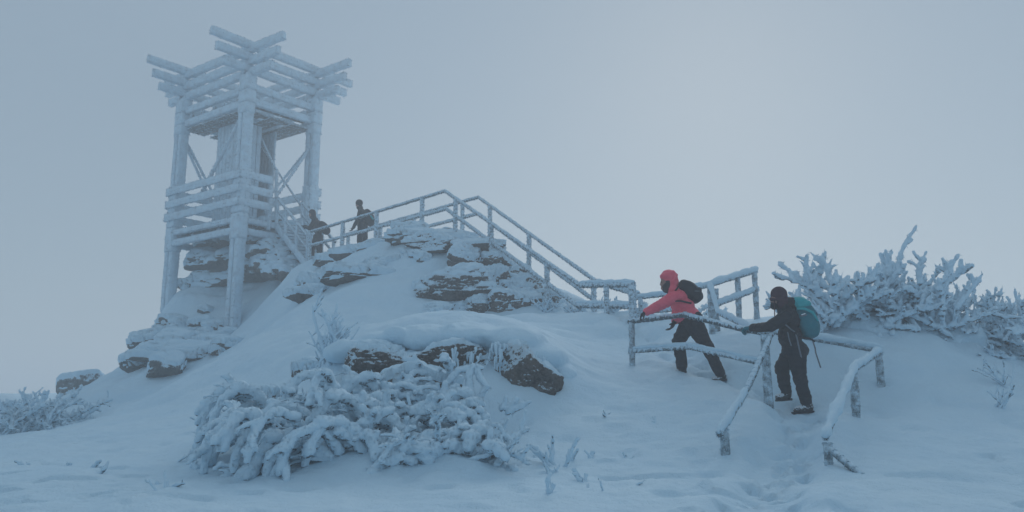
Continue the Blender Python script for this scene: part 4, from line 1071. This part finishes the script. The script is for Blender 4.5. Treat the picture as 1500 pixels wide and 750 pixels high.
reach_shrub('snowy_shrub', 'frosted shrub with bare lower stems at the far end of the bank', 1410, 1560, 532, 12.9, 42, 1.0, .036, 9, .3, .7, 1.2, .25, 1.25, 11)
reach_shrub('snowy_shrub', 'small frosted bush on the rise beside the upper railing end', 1145, 1175, 466, 15.2, 7, .5, .05, 15)
# frosted thicket behind the rails
for k, (px, py, Y, h_) in enumerate([(960, 462, 18.5, .55), (1000, 462, 18.5, .6), (1030, 460, 18.2, .55), (1060, 462, 18.6, .5)]):
    reach_shrub('brushwood', 'hazy clump of frosted brushwood behind the low railing', px - 40, px + 40, py, Y, 9, h_, .035, 30 + k)['group'] = 'brushwood behind the path railings'
def sprig(lab, px, py, Y, n, h_, r, seed, group=None, spread=.8, droop=.0, mat='branch', voxel=.012, twigs=2):
    rs = random.Random(seed); p0 = at(px, py, Y); p0[2] = gz(p0[0], p0[1]) - .03
    t = thing('twig_plant', lab, 'twigs', p0, group)
    for i in range(n):
        az = rs.uniform(0, 6.28); d = (math.cos(az) * spread, math.sin(az) * spread * .6, rs.uniform(.6, 1.1))
        rime_branch(t, p0 + (rs.uniform(-.1, .1) * h_ * 2, rs.uniform(-.1, .1), 0), d, h_ * rs.uniform(.7, 1.2), r, droop, .12, rs, twigs, h_ * .4, voxel, None, puff=1, mat=mat, rough=.012)
    return t
# frosted sapling against the slope and a tangle on the left
sprig('slender frosted sapling standing against the slope left of the boulder', 492, 560, 12.2, 9, .8, .026, 3, None, .35, -.05, twigs=5)
sprig('second paler frosted sapling beside the slender one', 470, 575, 12.6, 7, .6, .02, 4, None, .5, 0, twigs=5)
sprig('loose tangle of thin hooped frosted twigs at the left end of the arching shrub', 330, 640, 10.2, 14, .55, .022, 6, None, 1.0, .3)
sprig('small clump of bowed snowy twigs in front of the arching shrub', 370, 692, 8.2, 8, .34, .03, 7, None, 1.1, .35)
sprig('lone bent frosted stalk with side twigs between the shrub and the railing', 818, 672, 8.6, 4, .42, .026, 8, None, .9, .05)
sprig('short frosted stub in the snow right of the rounded shrub', 800, 735, 6.9, 2, .16, .02, 21, None, .8, 0)
FT = 'twig tips poking through the foreground snow'
for k in range(26):
    px = rs.choice([rs.uniform(0, 330), rs.uniform(420, 760), rs.uniform(780, 960)]); py = rs.uniform(655, 745)
    Y = 10.8 - (py - 650) / 100 * 4.2
    sprig('short frosted twig tips poking out of the smooth foreground snow', px, py, Y, rs.randrange(1, 4), rs.uniform(.07, .2), rs.uniform(.012, .02), 100 + k, FT, .8, .1, 'twig', .010, 1)
for k, (px, py, Y) in enumerate([(1480, 560, 11.2), (1465, 600, 10.2)]):
    sprig(['thin bare frosted stems drooping over the bank below the end shrub', 'few faint stalks lower on the right-hand snow bank'][k], px, py, Y, 7 - 3 * k, .5 - .15 * k, .014, 60 + k, None, .6, .12, 'twig', .010, 2)
# far thicket on the left
reach_shrub('thicket', 'wide dim thicket of drooping frosted branches in the mist', -60, 120, 632, 15.5, 50, .85, .03, 77, .15, .85, .9, .5, 1.4, 6)
reach_shrub('thicket', 'taller misty bush standing behind the wide dim thicket', 0, 90, 600, 20.0, 18, 1.0, .05, 78)
# thin hoar bushes along the foot of the stairs
for k, (px, py, Y) in enumerate([(800, 452, 18.6), (845, 458, 18.0), (900, 462, 17.4)]):
    sprig(['hoar-covered tuft at the edge of the rubble below the stair railing', 'hoar-covered tuft under the bend of the stair railing', 'hoar-covered tuft by the double railing post'][k], px, py, Y, 12, .38, .028, 200 + k, None, 1.1, .05, 'branch', .016, 3)
flush()

for k, (t, n, lo, hi) in enumerate(HOAR + [(sa, 9000, .02, .045), (sb, 9000, .02, .045)]):
    hoar(t, [c for c in t.children if c.name.startswith('branch')], n, lo, hi, .009, k, M['snow'])
hoar(tw, [c for c in tw.children], 26000, .05, .11, .022, 50, M['rime'], (-.25, -.35, -.05))
for k, t in enumerate((br, fr_, ts)): hoar(t, [c for c in t.children], 6000, .03, .06, .014, 60 + k, M['rime'], (-.2, -.3, 0))
for k, t in enumerate((lr, rr, ur, ud)): hoar(t, [c for c in t.children], 3500, .015, .03, .007, 70 + k, M['snow'], (-.2, -.3, .1))
